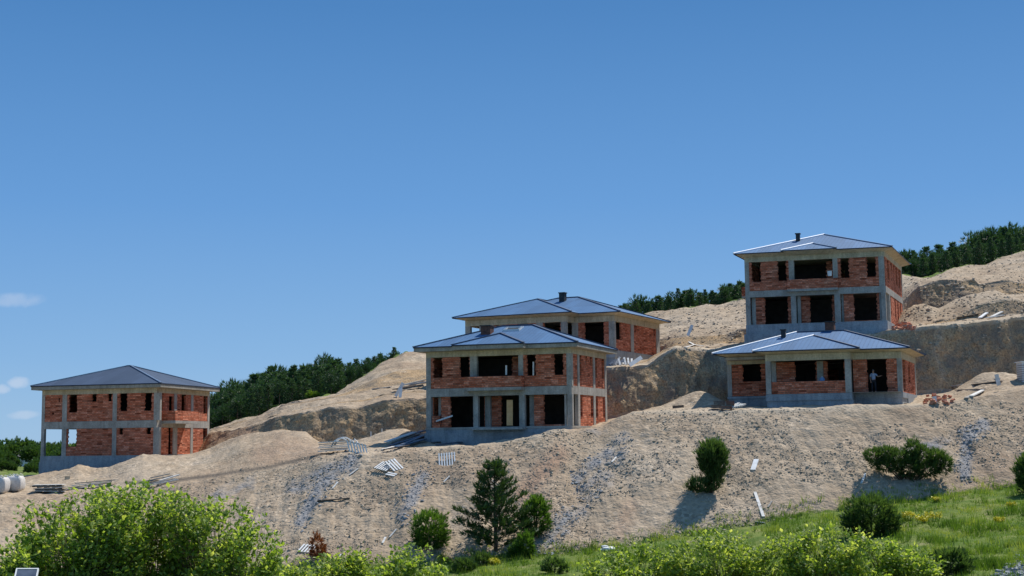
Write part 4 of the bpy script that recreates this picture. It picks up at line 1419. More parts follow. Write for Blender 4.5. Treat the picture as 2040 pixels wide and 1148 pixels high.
plant('juniper_shrub', (t_, c_), (M['bark'], M['juniper_dark']), p, 'dark juniper cut by the right edge of the view', 'juniper shrub', parts=('stem', 'foliage'))
for i, (px, py) in enumerate(((925, 1140), (962, 1128), (1105, 1142))):
    p = hit(px, py)
    t_, c_ = blob_mesh([((0, 0, .3), (.6, .5, .4))], 420, .2, .03, 60 + i)
    plant('low_shrub', (t_, c_), (M['bark'], M['juniper_dark']), p, ('low dark shrub in the shade left of the young pine', 'low shrub at the left foot of the young pine', 'low dark tuft in the grass right below the young pine')[i], 'shrub', parts=('stem', 'foliage'))


# --- leafy bushes in the foreground (compound-leaved, bright, back-lit)
def leafy(seed, tips, base, n_leaf_per, leaf_l, spread, tone_shift=0.0):
    """tips: list of twig-end points (local); stems run from base to them, leaves crowd the last part"""
    random.seed(seed)
    st = MB(); lf = MB()
    for tip in tips:
        tip = Vector(tip)
        b0 = Vector(base) + Vector((random.uniform(-.25, .25), random.uniform(-.2, .2), 0))
        mid = b0.lerp(tip, .55) + Vector((0, 0, .18 * (tip - b0).length)) * .4 + rvec(.15)
        st.tube([b0, mid, tip], [.018, .009, .003], 3, cap=False)
        for k in range(n_leaf_per):
            q = random.uniform(.0, 1) ** .7
            o = mid.lerp(tip, .55 + .45 * q) + rvec(spread)
            d = (o - mid).normalized() * .5 + rvec(.9) + Vector((0, 0, -.15))
            d.normalize()
            sd = d.cross(Vector((0, 0, 1)) + rvec(.7)).normalized()
            nrm = sd.cross(d)
            l_ = leaf_l * random.uniform(.6, 1.2); w = l_ * random.uniform(.27, .38)
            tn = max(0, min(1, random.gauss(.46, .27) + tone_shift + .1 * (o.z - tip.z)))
            m1 = o + d * l_ * .5 + nrm * l_ * .07
            tp = o + d * l_ - nrm * l_ * .10
            a, c = m1 + sd * w - nrm * w * .35, m1 - sd * w - nrm * w * .35
            lf.poly([o, a, tp, m1], uvs=[(0, 0)] * 4, raw=True, tone=tn)
            lf.poly([o, m1, tp, c], uvs=[(0, 0)] * 4, raw=True, tone=tn)
    return st, lf


def bush(px0, px1, outline, d, seed, label, mat='leaf', dens=1.0, leafl=.13, pxb=None):
    """outline: photo height of the crown top by column"""
    random.seed(seed)
    cx = (px0 + px1) / 2
    c = ray(cx, 1100) * d
    g = gz(c.x, d)
    root = Vector((c.x, d, g))
    xs = [o[0] for o in outline]; ys = [o[1] for o in outline]
    tips = []
    half = (px1 - px0) / 2 / F * d
    N_ = int(dens * (px1 - px0) * 3.6)
    for _ in range(N_):
        px = random.uniform(px0, px1)
        top = float(np.interp(px, xs, ys))
        u = (px - cx) / ((px1 - px0) / 2)
        dep = math.sqrt(max(0, 1 - u * u)) * half * .75
        dy = random.uniform(-dep, dep)
        lim = 1148 + 70
        q = random.random() ** .8
        py = top + 4 + (lim - top) * q + abs(dy / (dep + .01)) ** 2 * 12
        dd = d + dy
        w = ray(px, py) * dd
        if noise.noise(Vector((px * .022, py * .022, seed))) > .0 + .2 * q and q > .02:
            continue
        tips.append(tuple(w - root))
    # ragged leading shoots on the outline
    for _ in range(int((px1 - px0) / 9)):
        px = random.uniform(px0, px1)
        top = float(np.interp(px, xs, ys))
        w = ray(px, top + random.uniform(-10, 8)) * (d + random.uniform(-.4, .4) * half)
        tips.append(tuple(w - root))
    st, lf = leafy(seed + 5, tips, (0, 0, -.1), 21, leafl, .17)
    r = empty('leafy_bush', root, label, 'bush', 'bright leafy bushes in the foreground')
    st.build('branches', M['twig'], r, tone=True)
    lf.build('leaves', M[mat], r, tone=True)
    return r


O1 = [(15, 1110), (35, 1030), (60, 1008), (100, 1012), (130, 1000), (150, 980), (185, 968), (215, 972), (235, 985), (255, 975), (285, 966), (310, 988), (350, 984), (385, 1010), (410, 1000), (440, 1008), (470, 988), (500, 1018), (530, 1045), (550, 1075), (575, 1110), (590, 1150)]
bush(10, 300, O1, 29, 11, 'large bright leafy bush at the bottom left, left part of the big clump')
bush(130, 450, O1, 30.5, 12, 'large bright green leafy bush forming the tallest middle part of the bottom left clump', 'leaf2')
bush(300, 600, O1, 29.5, 13, 'large bright green leafy bush at the right end of the bottom left clump', 'leaf')
O2 = [(-60, 1100), (0, 1090), (40, 1095), (80, 1110)]
bush(-60, 60, O2, 27, 14, 'leafy bush cut by the left edge in the bottom left corner', 'leaf')
O3 = [(560, 1140), (600, 1118), (650, 1108), (700, 1100), (750, 1108), (800, 1100), (840, 1092), (870, 1112), (900, 1140)]
bush(560, 740, O3, 33, 15, 'low leafy bush at the bottom edge below the dead red shrub', 'leaf2')
bush(700, 890, O3, 34, 16, 'low leafy bush at the bottom edge below the lone round juniper', 'leaf')
O4 = [(1140, 1150), (1180, 1120), (1220, 1100), (1270, 1092), (1330, 1075), (1370, 1070), (1400, 1058), (1440, 1062), (1480, 1070), (1530, 1085), (1570, 1075), (1610, 1055), (1650, 1048), (1700, 1062), (1740, 1080), (1790, 1082), (1830, 1098), (1870, 1118), (1900, 1150)]
bush(1150, 1370, O4, 37, 17, 'leafy bush under the tall upright juniper, leftmost of the right-hand row', 'leaf')
bush(1330, 1590, O4, 36, 18, 'leafy bush in the middle of the right-hand row at the bottom edge', 'leaf2')
bush(1560, 1760, O4, 35, 19, 'leafy bush just left of the dark round bush, tallest of the right-hand row', 'leaf2')
bush(1700, 1890, O4, 37, 20, 'leafy bush at the right end of the right-hand row beside the open grass', 'leaf')

# --- grass
random.seed(77)
g = MB()
cnt = 0
while cnt < 15000:
    px = random.uniform(860, 2100) if random.random() < .9 else random.uniform(500, 900)
    py = random.uniform(955, 1160)
    h_, n_ = hitn(px, py)
    if h_ is None or h_.y > 96: continue
    s_ = h_.x / h_.y
    zt_, dt_ = curve_at('toe', s_)
    over = h_.y - dt_
    if over > 0 and random.random() < over / 1.6: continue
    if noise.noise(h_ * .25) > .28 and random.random() < .7: continue
    tn = .35 + .5 * noise.noise(h_ * .4) + random.uniform(-.1, .1)
    cl_ = noise.noise(h_ * .7) + .5 * noise.noise(h_ * 1.9)
    hh = random.uniform(.12, .30) * (2.1 if cl_ > .22 else 1.2 if cl_ > 0 else .7)
    if cl_ > .22: tn -= .15
    if noise.noise(h_ * .5 + Vector((7, 1, 2))) > .22: tn += .5
    for _ in range(4):
        o_ = h_ + Vector((random.uniform(-.15, .15), random.uniform(-.15, .15), -.05))
        d = Vector((random.uniform(-.4, .4), random.uniform(-.4, .4), 1)).normalized()
        sd = d.cross(rvec()).normalized() * .022
        g.poly([o_ - sd, o_ + sd, o_ + d * hh], uvs=[(0, 0)] * 3, raw=True, tone=max(0, min(1, tn)))
    cnt += 1
go = g.build('grass', M['grass'], tone=True)
tag(go, 'green grass and weeds growing at the foot of the bare slope', None, None, 'stuff')

# --- yellow flowering clumps
YF = [(1812, 1038, 1.0, 'yellow flowering clump in the grass, largest, beside the dark round bush'),
      (1836, 1044, .8, 'yellow flowering clump just right of the largest one'),
      (1862, 1040, 1.1, 'yellow flowering clump at the right end of the bright row'),
      (1700, 1062, .6, 'small yellow flowers at the left side of the dark round bush'),
      (1866, 1000, .5, 'small yellow flower tuft at the soil edge below the wide evergreen'),
      (1990, 1042, .6, 'yellow flower tuft in the grass near the right edge'),
      (2015, 1012, .6, 'yellow flower tuft nearest the right edge by the soil'),
      (985, 1126, .7, 'small yellow flower tuft in the shade under the young pine')]
for i, (px, py, sc, lb) in enumerate(YF):
    p = hit(px, py)
    random.seed(500 + i)
    st = MB(); fb = MB()
    for k in range(26):
        b0 = Vector((random.uniform(-.3, .3), random.uniform(-.2, .2), 0)) * sc
        tp = b0 * 1.5 + Vector((0, 0, random.uniform(.25, .5) * sc))
        st.tube([b0, tp], [.01, .006], 3, cap=False)
        for _ in range(7):
            d = rvec().normalized(); sd = d.orthogonal().normalized() * .05
            o_ = tp + rvec(.1)
            fb.poly([o_ - sd, o_ + d * .08, o_ + sd, o_ - d * .08], uvs=[(0, 0)] * 4, raw=True, tone=random.random())
    r = empty('flowering_weed', p, lb, 'flowers', 'yellow flowers in the grass')
    st.build('stem', M['grass'], r, tone=True); fb.build('blossom', M['flower'], r, tone=True)


# --- loose stones on the slope and mounds
def stones(name, mat, n, seed, px_rng, py_rng, dmax, sizes, label, cond=None):
    random.seed(seed)
    s = MB(); k = 0; tries = 0
    while k < n and tries < n * 6:
        tries += 1
        px = random.uniform(*px_rng); py = random.uniform(*py_rng)
        h_, n_ = hitn(px, py)
        if h_ is None or h_.y > dmax or h_.y < 84: continue
        s_ = h_.x / h_.y
        if h_.y < curve_at('toe', s_)[1] - .5: continue
        if abs(n_.z) < .5: continue
        if cond and not cond(px, py, h_): continue
        r = random.uniform(*sizes) * (1 if random.random() < .9 else 1.9)
        R = Matrix.Rotation(random.uniform(0, 6.28), 3, 'Z') @ Matrix.Rotation(random.uniform(-.5, .5), 3, 'X')
        ax = [R @ Vector(v) for v in ((r, 0, 0), (0, r * random.uniform(.5, .9), 0), (0, 0, r * random.uniform(.35, .7)))]
        c = h_ + Vector((0, 0, r * .1))
        # a small irregular octahedron-like stone
        jit = lambda: random.uniform(.7, 1.15)
        v = [c + ax[0] * jit(), c + ax[1] * jit(), c - ax[0] * jit(), c - ax[1] * jit(), c + ax[2] * jit() + ax[0] * .2, c - ax[2]]
        for q in ((0, 1, 4), (1, 2, 4), (2, 3, 4), (3, 0, 4), (1, 0, 5), (2, 1, 5), (3, 2, 5), (0, 3, 5)):
            s.poly([v[j] for j in q], uvs=[(0, 0)] * 3, raw=True)
        k += 1
    o = s.build(name, M[mat])
    tag(o, label, None, None, 'stuff')


stones('gravel', 'stone', 13000, 81, (-40, 2080), (800, 1140), 106, (.035, .10), 'loose tan stones lying over the bare slope',
       lambda px, py, h_: noise.noise(h_ * .18) + .35 * noise.noise(h_ * .9) > -.12)
stones('rubble', 'stone', 2400, 82, (1290, 2080), (500, 700), 165, (.06, .17), 'coarse pale rubble on the upper slopes')


def near_streak(px, py, h_):
    for pts in ([(700, 915), (640, 965), (598, 1040)], [(845, 950), (800, 1028)], [(1215, 905), (1150, 955)], [(1240, 880), (1190, 960), (1080, 1095)], [(1960, 845), (1925, 870), (1922, 945)]):
        for (ax, ay), (bx, by) in zip(pts[:-1], pts[1:]):
            dx, dy = bx - ax, by - ay
            t = max(0, min(1, ((px - ax) * dx + (py - ay) * dy) / (dx * dx + dy * dy)))
            if math.hypot(px - ax - t * dx, py - ay - t * dy) < 22: return True
    return False


stones('scree', 'stone_grey', 2400, 83, (560, 2000), (840, 1110), 106, (.04, .12), 'bluish grey broken stone in streaks down the slope', near_streak)
p0 = P(2010, 1135, 62)
random.seed(84)
s = MB()
for _ in range(900):
    px = random.uniform(1965, 2120); py = random.uniform(1108, 1165)
    if py < 1148 - (px - 1975) * .75: continue
    h_ = hit(px, py)
    if h_ is None: continue
    r = random.uniform(.05, .13)
    a = random.uniform(0, 6.28)
    s.obox(h_, (math.cos(a) * r, math.sin(a) * r, .02), (-math.sin(a) * r * .7, math.cos(a) * r * .7, 0), (.02, 0, r * .6))
o = s.build('crushed_stone', M['stone_grey'])
tag(o, 'grey crushed stone heap in the bottom right corner', None, None, 'stuff')

# ------------------------------------------------------------------ site objects
def board(pa, pb, w, t, mat, label, cat='board', name='timber_board', group='loose boards on the building site', lift=.05, da=None, db=None, flat=False):
    """board between two photo points, lying on the ground (or at given depths)"""
    A = P(pa[0], pa[1], da) if da else hit(*pa)
    B = P(pb[0], pb[1], db) if db else hit(*pb)
    if A is None or B is None: return None
    A = A + Vector((0, 0, lift)); B = B + Vector((0, 0, lift))
    dv = B - A
    view = ((A + B) / 2).normalized()
    sd = dv.cross(view).normalized()
    nn = sd.cross(dv).normalized()
    if flat or (lift and da is None):
        up = Vector((0, 0, 1)); sd = dv.cross(up).normalized(); nn = sd.cross(dv).normalized()
    o = MB()
    c = (A + B) / 2
    o.obox((0, 0, 0), dv / 2, sd * w / 2, nn * t / 2)
    ob = o.build(name, M[mat], loc=c)
    bv = ob.modifiers.new('soft_edges', 'BEVEL'); bv.width = min(w, t) * .15; bv.segments = 1
    tag(ob, label, cat, group)
    return ob


# boards / planks on the slope
board((1500, 938), (1507, 917), .34, .07, 'white', 'short bright white board lying on the slope right of the tall juniper')
board((1521, 1031), (1504, 982), .20, .06, 'wood_white', 'long white plank lying down the slope below the short white board')
board((1716, 965), (1724, 945), .14, .06, 'wood_white', 'small white plank at the left of the wide dark evergreen')
board((1530, 1012), (1538, 1000), .12, .05, 'wood_grey', 'small grey stick right of the long white plank')
board((1504, 1041), (1524, 1043), .12, .05, 'wood_white', 'short pale stick at the grass edge below the long white plank')
board((662, 975), (673, 962), .13, .05, 'wood_white', 'short pale stick left of the crumpled white grating')
board((696, 948), (714, 935), .13, .05, 'wood_white', 'longer pale stick up the slope from the crumpled white grating')
board((884, 962), (896, 950), .12, .05, 'wood_white', 'short pale stick below the slatted white pallet')
board((632, 1000), (697, 994), .16, .08, 'wood_dark', 'dark brown plank lying level across the left grey scree streak')
board((670, 1118), (680, 1106), .12, .05, 'wood_white', 'pale stick right of the dead red shrub')
board((776, 1072), (790, 1056), .12, .05, 'wood_white', 'pale splintered stick left of the lone round juniper')
board((762, 1084), (768, 1072), .14, .05, 'wood_white', 'pale chip of wood just below the splintered stick')
board((1219, 922), (1228, 912), .12, .05, 'wood_white', 'pale stick at the top right of the middle grey streak')
# upright and leaning boards
board((1370, 669), (1379, 648), .28, .06, 'white', 'bright white board leaning upright on the slope right of the back house', da=128, db=128.5, lift=0)
board((1990, 768), (1985, 746), .30, .06, 'wood_white', 'white board standing upright by the debris near the right edge', da=106, db=106.2, lift=0)
board((1864, 804), (1861, 790), .30, .06, 'wood_white', 'short white board standing in the debris right of the bungalow', da=103, db=103.2, lift=0)
p = H2.C
board((1015.5, 848), (1015.5, 797), .48, .05, 'ply', 'tall pale plywood plank standing in the middle opening of the centre house', da=107.1, db=107.1, lift=0)

# debris left of centre house, upper bench
board((742, 776), (778, 772), .9, .05, 'wood_white', 'wide pale panel lying on the bench above the cliff, left of the crossed boards')
board((788, 790), (803, 763), .28, .07, 'white', 'white board crossing another on the bench above the cliff', da=121, db=121.2, lift=0)
board((797, 792), (799, 773), .26, .07, 'white', 'short white board hanging over the edge of the bench', da=120.6, db=121, lift=0)
for i, (a, b_, m_) in enumerate((((790, 776), (848, 764), 'wood_dark'), ((800, 771), (846, 760), 'wood_grey'), ((785, 781), (840, 772), 'wood_dark'), ((805, 774), (848, 768), 'wood_white'))):
    board(a, b_, .45, .08, m_, ('dark board at the lower left of the pile beside the centre house upper storey', 'grey board at the back of the pile on the upper bench', 'dark long board at the front of the pile on the upper bench', 'pale board on top of the pile on the upper bench')[i], lift=.06 + .09 * i)

# boards pile beside the centre house (in its shade)
random.seed(31)
PL = [(762, 898, 838, 878, 'wood_white'), (775, 892, 842, 871, 'steel'), (790, 896, 846, 880, 'steel'), (770, 887, 826, 868, 'wood_white'), (783, 884, 835, 866, 'wood_grey'), (800, 890, 847, 870, 'steel'), (765, 901, 815, 893, 'wood_dark'), (792, 880, 846, 864, 'steel')]
LB = ['pale plank at the lower front', 'blue-black steel sheet in the middle', 'blue-black steel sheet at the front right', 'pale plank at the upper left', 'grey plank at the back left', 'blue-black steel sheet on the right', 'dark plank lowest', 'blue-black steel sheet at the top']
for i, (a, b_, c, d_, m_) in enumerate(PL):
    board((a, b_), (c, d_), random.uniform(.25, .5), .07, m_, LB[i] + ' of the pile left of the centre house', lift=.08 + .06 * (i % 4), group='boards piled left of the centre house')
# small upright pickets near the mound
for i, (px, py) in enumerate(((739, 868), (748, 872), (761, 862))):
    board((px, py + 8), (px, py - 8), .12, .08, 'wood_white', ('left', 'middle', 'right')[i] + ' of three short pale posts by the cliff left of the centre house', da=112.5, db=112.5, lift=0, name='post', cat='post', group='short posts by the cliff')

# white pile: stacked sheets plus bent tube frames
random.seed(32)
SD = hit(665, 903).y
for i in range(6):
    yb = 900 - i * 3.4
    board((636 + random.uniform(-3, 3), yb), (694 + random.uniform(-4, 6), yb - 4 + random.uniform(-1, 1)), 1.0, .07, ('wood_white', 'wood_grey', 'wood_white')[i % 3],
          ('bottom', 'second', 'third', 'fourth', 'fifth', 'top')[i] + ' sheet of the white sheet stack at the foot of the mound', lift=.02, da=SD + i * .05, db=SD + .4 + i * .05, flat=True, group='stacked sheets at the foot of the mound')


def slatted(name, c, ux, uy, w, hgt, n, label, cat, mat='white', rail=2, sw=.5):
    """slatted grating / pallet: n slats along uy, joined by cross rails"""
    r = empty(name, c, label, cat)
    un = ux.cross(uy).normalized()
    for i in range(n):
        o = MB()
        cc_ = ux * (-w / 2 + w * (i + .5) / n)
        o.obox(cc_, ux * (w / n * sw / 2), uy * hgt / 2, un * .02)
        o.build('slat', M[mat], r)
    for i in range(rail):
        o = MB()
        q = (i / (rail - 1) - .5) * .84 if rail > 1 else 0
        o.obox(uy * q * hgt - un * .06, ux * w / 2, uy * .05, un * .035)
        o.build('rail', M['wood_grey' if mat == 'white' else mat], r)
    return r


def surf_frame(px, py, rot=0.0):
    h_, n_ = hitn(px, py)
    n_ = Vector(n_)
    if n_.z < 0: n_ = -n_
    n_ = (n_ + Vector((0, -.5, 1.1))).normalized()
    ux = Vector((1, 0, 0)); ux = (ux - n_ * ux.dot(n_)).normalized()
    uy = n_.cross(ux)
    R = Matrix.Rotation(rot, 3, n_)
    return h_ + n_ * .12, R @ ux, R @ uy, n_


c, ux, uy, n_ = surf_frame(891, 922, .05)
slatted('pallet', c, ux, (uy + n_ * .35).normalized(), 1.28, 1.6, 7, 'clean white slatted pallet lying on the slope below the centre house', 'pallet')
c, ux, uy, n_ = surf_frame(766, 932, -.5)
slatted('pallet', c, ux, uy, 1.1, 1.2, 6, 'broken white slatted grating, twisted, left of the clean slatted pallet', 'pallet')
c, ux, uy, n_ = surf_frame(786, 932, .6)
slatted('pallet', c + n_ * .1, ux, (uy + n_ * .3).normalized(), .9, 1.3, 4, 'second piece of twisted white grating lying over the broken one', 'pallet')
c, ux, uy, n_ = surf_frame(780, 948, 1.0)
slatted('pallet', c, ux, uy, .5, .8, 2, 'small torn-off piece of white grating below the twisted ones', 'pallet')
c, ux, uy, n_ = surf_frame(613, 1096, -.3)
slatted('pallet', c, ux, uy, 1.1, 1.0, 5, 'white slatted piece beside the dead red shrub', 'pallet')
# grating on the white sheet stack
c = P(712, 893, hit(712, 903).y)
slatted('pallet', c, Vector((.93, -.1, -.22)).normalized(), Vector((-.25, .2, .9)).normalized(), 1.6, .9, 7, 'white slatted grating leaning on the sheet stack at the mound foot', 'pallet')
r = None
# two bent white tubes on that stack
for i, (xs_, lb) in enumerate(((0, 'front bent white pipe arching over the sheet stack'), (.35, 'rear bent white pipe arching over the sheet stack'))):
    c = P(684 + i * 6, 890 - i * 2, SD + xs_)
    t = MB()
    pts = []
    for k in range(14):
        q = k / 13
        pts.append((-.9 + 1.8 * q, .1 * math.sin(q * 9), .62 * math.sin(math.pi * min(1, q * 1.25)) ** .6 if q < .8 else .62 * (1 - (q - .8) * 4)))
    pts[-1] = (.95, 0, 0)
    t.tube(pts, [.055] * 14, 7)
    o = t.build('pipe', M['white'], loc=c)
    tag(o, lb, 'pipe', 'bent white pipes on the sheet stack')

# bulk bags far left
def bulk_bag(px, py, d, w, hh, label, seed):
    random.seed(seed)
    base = hit(px, py) + Vector((0, .5, -.04))
    base.z = gz(base.x, base.y) - .03
    r = empty('bulk_bag', base, label, 'bag', 'white bulk bags')
    bm = bmesh.new()
    bmesh.ops.create_cube(bm, size=1)
    bmesh.ops.subdivide_edges(bm, edges=bm.edges, cuts=7, use_grid_fill=True)
    for v in bm.verts:
        p_ = v.co
        f = 1 - .22 * (2 * abs(p_.z)) ** 4
        bul = 1 + .08 * math.cos(p_.z * 2.6)
        k = (max(abs(p_.x), abs(p_.y)) * 2) ** 3
        rr = math.hypot(p_.x, p_.y)
        if rr > .5: s_ = 1 - (rr - .5) * .35
        else: s_ = 1
        nn = .035 * noise.noise(Vector((p_.x * 5, p_.y * 5, p_.z * 2 + seed)))
        v.co = Vector((p_.x * w * f * bul * s_ * (1 + nn), p_.y * w * f * bul * s_ * (1 + nn), (p_.z + .5) * hh + nn))
    me = bpy.data.meshes.new('sack'); bm.to_mesh(me); bm.free()
    me.materials.append(M['bag'])
    me.polygons.foreach_set('use_smooth', [True] * len(me.polygons))
    o = bpy.data.objects.new('sack', me); COL.objects.link(o); o.parent = r
    for sx in (-1, 1):
        for sy in (-1, 1):
            t = MB()
            q = w * .36
            t.tube([(sx * q, sy * q, hh * .72), (sx * q * 1.05, sy * q, hh * 1.04), (sx * q * .6, sy * q * .9, hh * 1.14), (sx * q * .35, sy * q * .8, hh * .98)], [.025] * 4, 5)
            t.build('strap', M['white'], r)
    t = MB()
    t.tube([(0, 0, hh * .96), (.05, 0, hh * 1.02), (.1, .02, hh * 1.08)], [.22, .12, .16], 9)
    t.build('spout', M['bag'], r)


bulk_bag(25, 981, 103.5, 1.25, 1.2, 'white bulk bag at the left edge, the one fully in view', 1)
bulk_bag(-6, 984, 103.8, 1.25, 1.22, 'white bulk bag cut off by the left edge', 2)

# stack of formwork panels (left)
base_d = 103.2
for i in range(7):
    c = hit(94, 984) + Vector((random.uniform(-.2, .2), .5, 0))
    c.z = gz(c.x, c.y) + .05 + i * .085
    r = empty('formwork_panel', c, ('bottom', 'second from bottom', 'third from bottom', 'middle', 'third from top', 'second from top', 'top')[i] + ' panel of the dark formwork stack beside the bulk bags', 'panel', 'stacked formwork panels')
    o = MB(); a = random.uniform(-.06, .06); ca, sa = math.cos(a), math.sin(a)
    o.obox((random.uniform(-.06, .06), 0, .04), (ca * 1.15, sa * 1.15, random.uniform(-.04, .04)), (-sa * .5, ca * .5, 0), (0, 0, .022))
    o.build('sheet', M[('wood_white', 'wood_grey', 'wood_dark')[i % 3]], r)
    for k in (-.95, -.4, .25, .8):
        o = MB(); o.obox((k, 0, 0), (.07, 0, 0), (0, .48, 0), (0, 0, .03)); o.build('batten', M['wood_dark'], r)
random.seed(33)
for i in range(4):
    board((128 + i * 8, 978 - i * 2.5), (205 + i * 9, 968 - i * 1.5), .35, .07, ('wood_white', 'wood_grey', 'wood_white', 'wood_grey')[i], ('lowest', 'second', 'third', 'topmost')[i] + ' of the pale boards between the formwork stack and the leafy bushes', group='pale boards near the formwork stack', lift=.08 + .07 * i)
for i, (a, b_) in enumerate((((285, 968), (350, 956)), ((290, 962), (345, 951)), ((296, 972), (355, 960)), ((300, 958), (338, 950)), ((318, 965), (357, 953)))):
    board(a, b_, .22, .07, 'wood_white' if i % 2 == 0 else 'wood_grey', ('front', 'back', 'lowest', 'topmost', 'right-hand')[i] + ' plank of the small plank pile in front of the left house', lift=.08 + .05 * i, group='planks in front of the left house')
# orange bit
p = hit(134, 955)
o = MB(); o.obox((0, 0, .1), (.2, .05, 0), (-.05, .15, 0), (0, .02, .16)); o = o.build('scrap', M['wood'], loc=p); tag(o, 'small orange-brown scrap at the foot of the mound by the formwork stack', 'scrap')

# timbers beside back house (top of cliff)
random.seed(34)
for i in range(9):
    x0_ = 1214 + i * 5.5
    da_ = 117.8 + random.uniform(0, .8)
    dark = i < 4
    board((x0_, 728 - random.uniform(0, 3)), (x0_ + random.uniform(-10, -2) + (16 if dark else 4), 714 + random.uniform(-3, 4)), .16, .08, 'steel' if dark else 'wood_white',
          'dark rebar bundle pole, number from the left' if 0 else (('dark' if dark else 'pale') + ' ' + ('first', 'second', 'third', 'fourth', 'fifth', 'sixth', 'seventh', 'eighth', 'ninth')[i] + ' timber from the left in the heap on the cliff edge'),
          da=da_, db=da_ + .9, lift=0, group='timbers heaped on the cliff edge')
board((1254, 728), (1278, 712), .34, .06, 'white', 'bright white board on top of the timber heap on the cliff edge', da=117.6, db=118.6, lift=0, group='timbers heaped on the cliff edge')
for i, (a, b_) in enumerate((((1372, 683), (1386, 690)), ((1380, 688), (1400, 691)), ((1365, 694), (1385, 688)))):
    board(a, b_, .2, .05, 'wood_white', ('upper', 'right', 'left')[i] + ' pale scrap on the mound crest between the back house and the highest house', lift=.08)

# loose bricks heap right of upper house
def brick_heap(px0, px1, py0, py1, n, seed, label, grp, mat='clay', size=.16):
    random.seed(seed)
    for i in range(n):
        px = random.uniform(px0, px1); py = random.uniform(py0, py1)
        h_ = hit(px, py)
        if h_ is None: continue
        u = (px - (px0 + px1) / 2) / ((px1 - px0) / 2)
        o = MB()
        a = random.uniform(0, 6.28); b_ = random.uniform(-.7, .7)
        R = Matrix.Rotation(a, 3, 'Z') @ Matrix.Rotation(b_, 3, 'X')
        o.obox((0, 0, 0), R @ Vector((size, 0, 0)), R @ Vector((0, size * .6, 0)), R @ Vector((0, 0, size * .55)))
        ob = o.build('clay_brick', M[mat], loc=h_ + Vector((0, 0, random.uniform(.02, .4) * (1 - u * u))))
        tag(ob, label, 'brick', grp)


brick_heap(1776, 1822, 648, 658, 46, 35, 'loose clay brick in the heap at the right side of the highest house', 'loose bricks by the highest house')
brick_heap(1838, 1900, 793, 806, 30, 36, 'loose clay brick among the debris right of the bungalow', 'loose bricks by the bungalow')
# dark crates stack left of the bungalow
for i, (px, py, w) in enumerate(((1428, 813, .75), (1448, 812, .8), (1434, 803, .8), (1456, 803, .6))):
    c = hit(px, 818) + Vector((0, .45, 0))
    c.z = gz(c.x, c.y) - .03 + (.37 if i > 1 else 0)
    r = empty('crate', c, ('lower left', 'lower right', 'upper left', 'upper right')[i] + ' dark timber crate in the pile left of the bungalow', 'crate', 'dark crates left of the bungalow')
    for k in range(4):
        o = MB(); o.obox((0, -w * .38, .04 + k * .09), (w / 2, 0, 0), (0, .02, 0), (0, 0, .032)); o.build('slat', M['chimney' if i % 2 else 'wood_dark'], r)
        o = MB(); o.obox((w / 2, 0, .04 + k * .09), (.02, 0, 0), (0, w * .38, 0), (0, 0, .032)); o.build('slat', M['wood_dark'], r)
    o = MB(); o.obox((0, 0, .33), (w / 2, 0, 0), (0, w * .36, 0), (0, 0, .012)); o.build('lid', M['chimney'], r)
random.seed(37)
for i in range(5):
    board((1458 + i * 4, 813 - i), (1468 + i * 4, 803 + random.uniform(0, 3)), .24, .1, 'wood_white', ('first', 'second', 'third', 'fourth', 'fifth')[i] + ' white offcut from the left beside the dark crates', da=101.2, db=101.6, lift=0, flat=True, group='white offcuts by the dark crates')
board((1340, 812), (1362, 810), .2, .08, 'wood_dark', 'dark board lying at the left of the pale mound by the bungalow', da=103.5, db=103.6, lift=.02)
# debris right of bungalow
random.seed(38)
DB = [((1900, 775), (1945, 768), 'wood_grey'), ((1940, 769), (1996, 762), 'wood_dark'), ((1898, 772), (1990, 757), 'wood_white'), ((1935, 792), (1958, 780), 'wood_white'), ((1925, 796), (1948, 784), 'wood_grey'), ((1740, 806), (1795, 801), 'wood_white'), ((1905, 780), (1960, 778), 'wood_grey')]
LBd = ['grey board at the left of the debris near the right edge', 'dark board at the back of the debris near the right edge', 'long pale board on the debris near the right edge', 'pale stick at the lower right of the bungalow debris', 'grey stick at the lower right of the bungalow debris', 'pale plank lying on the crest in front of the bungalow', 'grey plank under the long pale board']
for i, (a, b_, m_) in enumerate(DB):
    board(a, b_, .3, .08, m_, LBd[i], lift=.1)
DB = [((1908, 636), (1950, 628), 'wood_dark'), ((1952, 636), (1966, 626), 'white'), ((1975, 634), (1996, 624), 'wood_white'), ((1966, 636), (1998, 631), 'wood_white'), ((1985, 630), (2005, 629), 'wood_grey')]
LBd = ['dark board', 'bright white board', 'pale slanting board', 'pale level board', 'grey board']
for i, (a, b_, m_) in enumerate(DB):
    board(a, b_, .3, .08, m_, LBd[i] + ' in the scraps on the cut edge at the upper right', lift=.12)

# styrofoam bits at the slope foot
for i, (px, py, w) in enumerate(((1213, 1097, .45), (1205, 1092, .25), (548 + 650, 1099, .2))):
    p = hit(px, py)
    bm = bmesh.new(); bmesh.ops.create_icosphere(bm, subdivisions=2, radius=1)
    for v in bm.verts:
        v.co = Vector((v.co.x * w, v.co.y * w * .6, v.co.z * w * .35)) * (1 + .25 * noise.noise(v.co * 2 + Vector((i, 0, 0))))
    me = bpy.data.meshes.new('foam'); bm.to_mesh(me); bm.free(); me.materials.append(M['white'])
    o = bpy.data.objects.new('foam_piece', me); COL.objects.link(o); o.location = p + Vector((0, 0, .1))
    tag(o, ('largest', 'middle', 'smallest')[i] + ' white lump at the foot of the slope by the leafy bushes', 'scrap', 'white lumps at the slope foot')

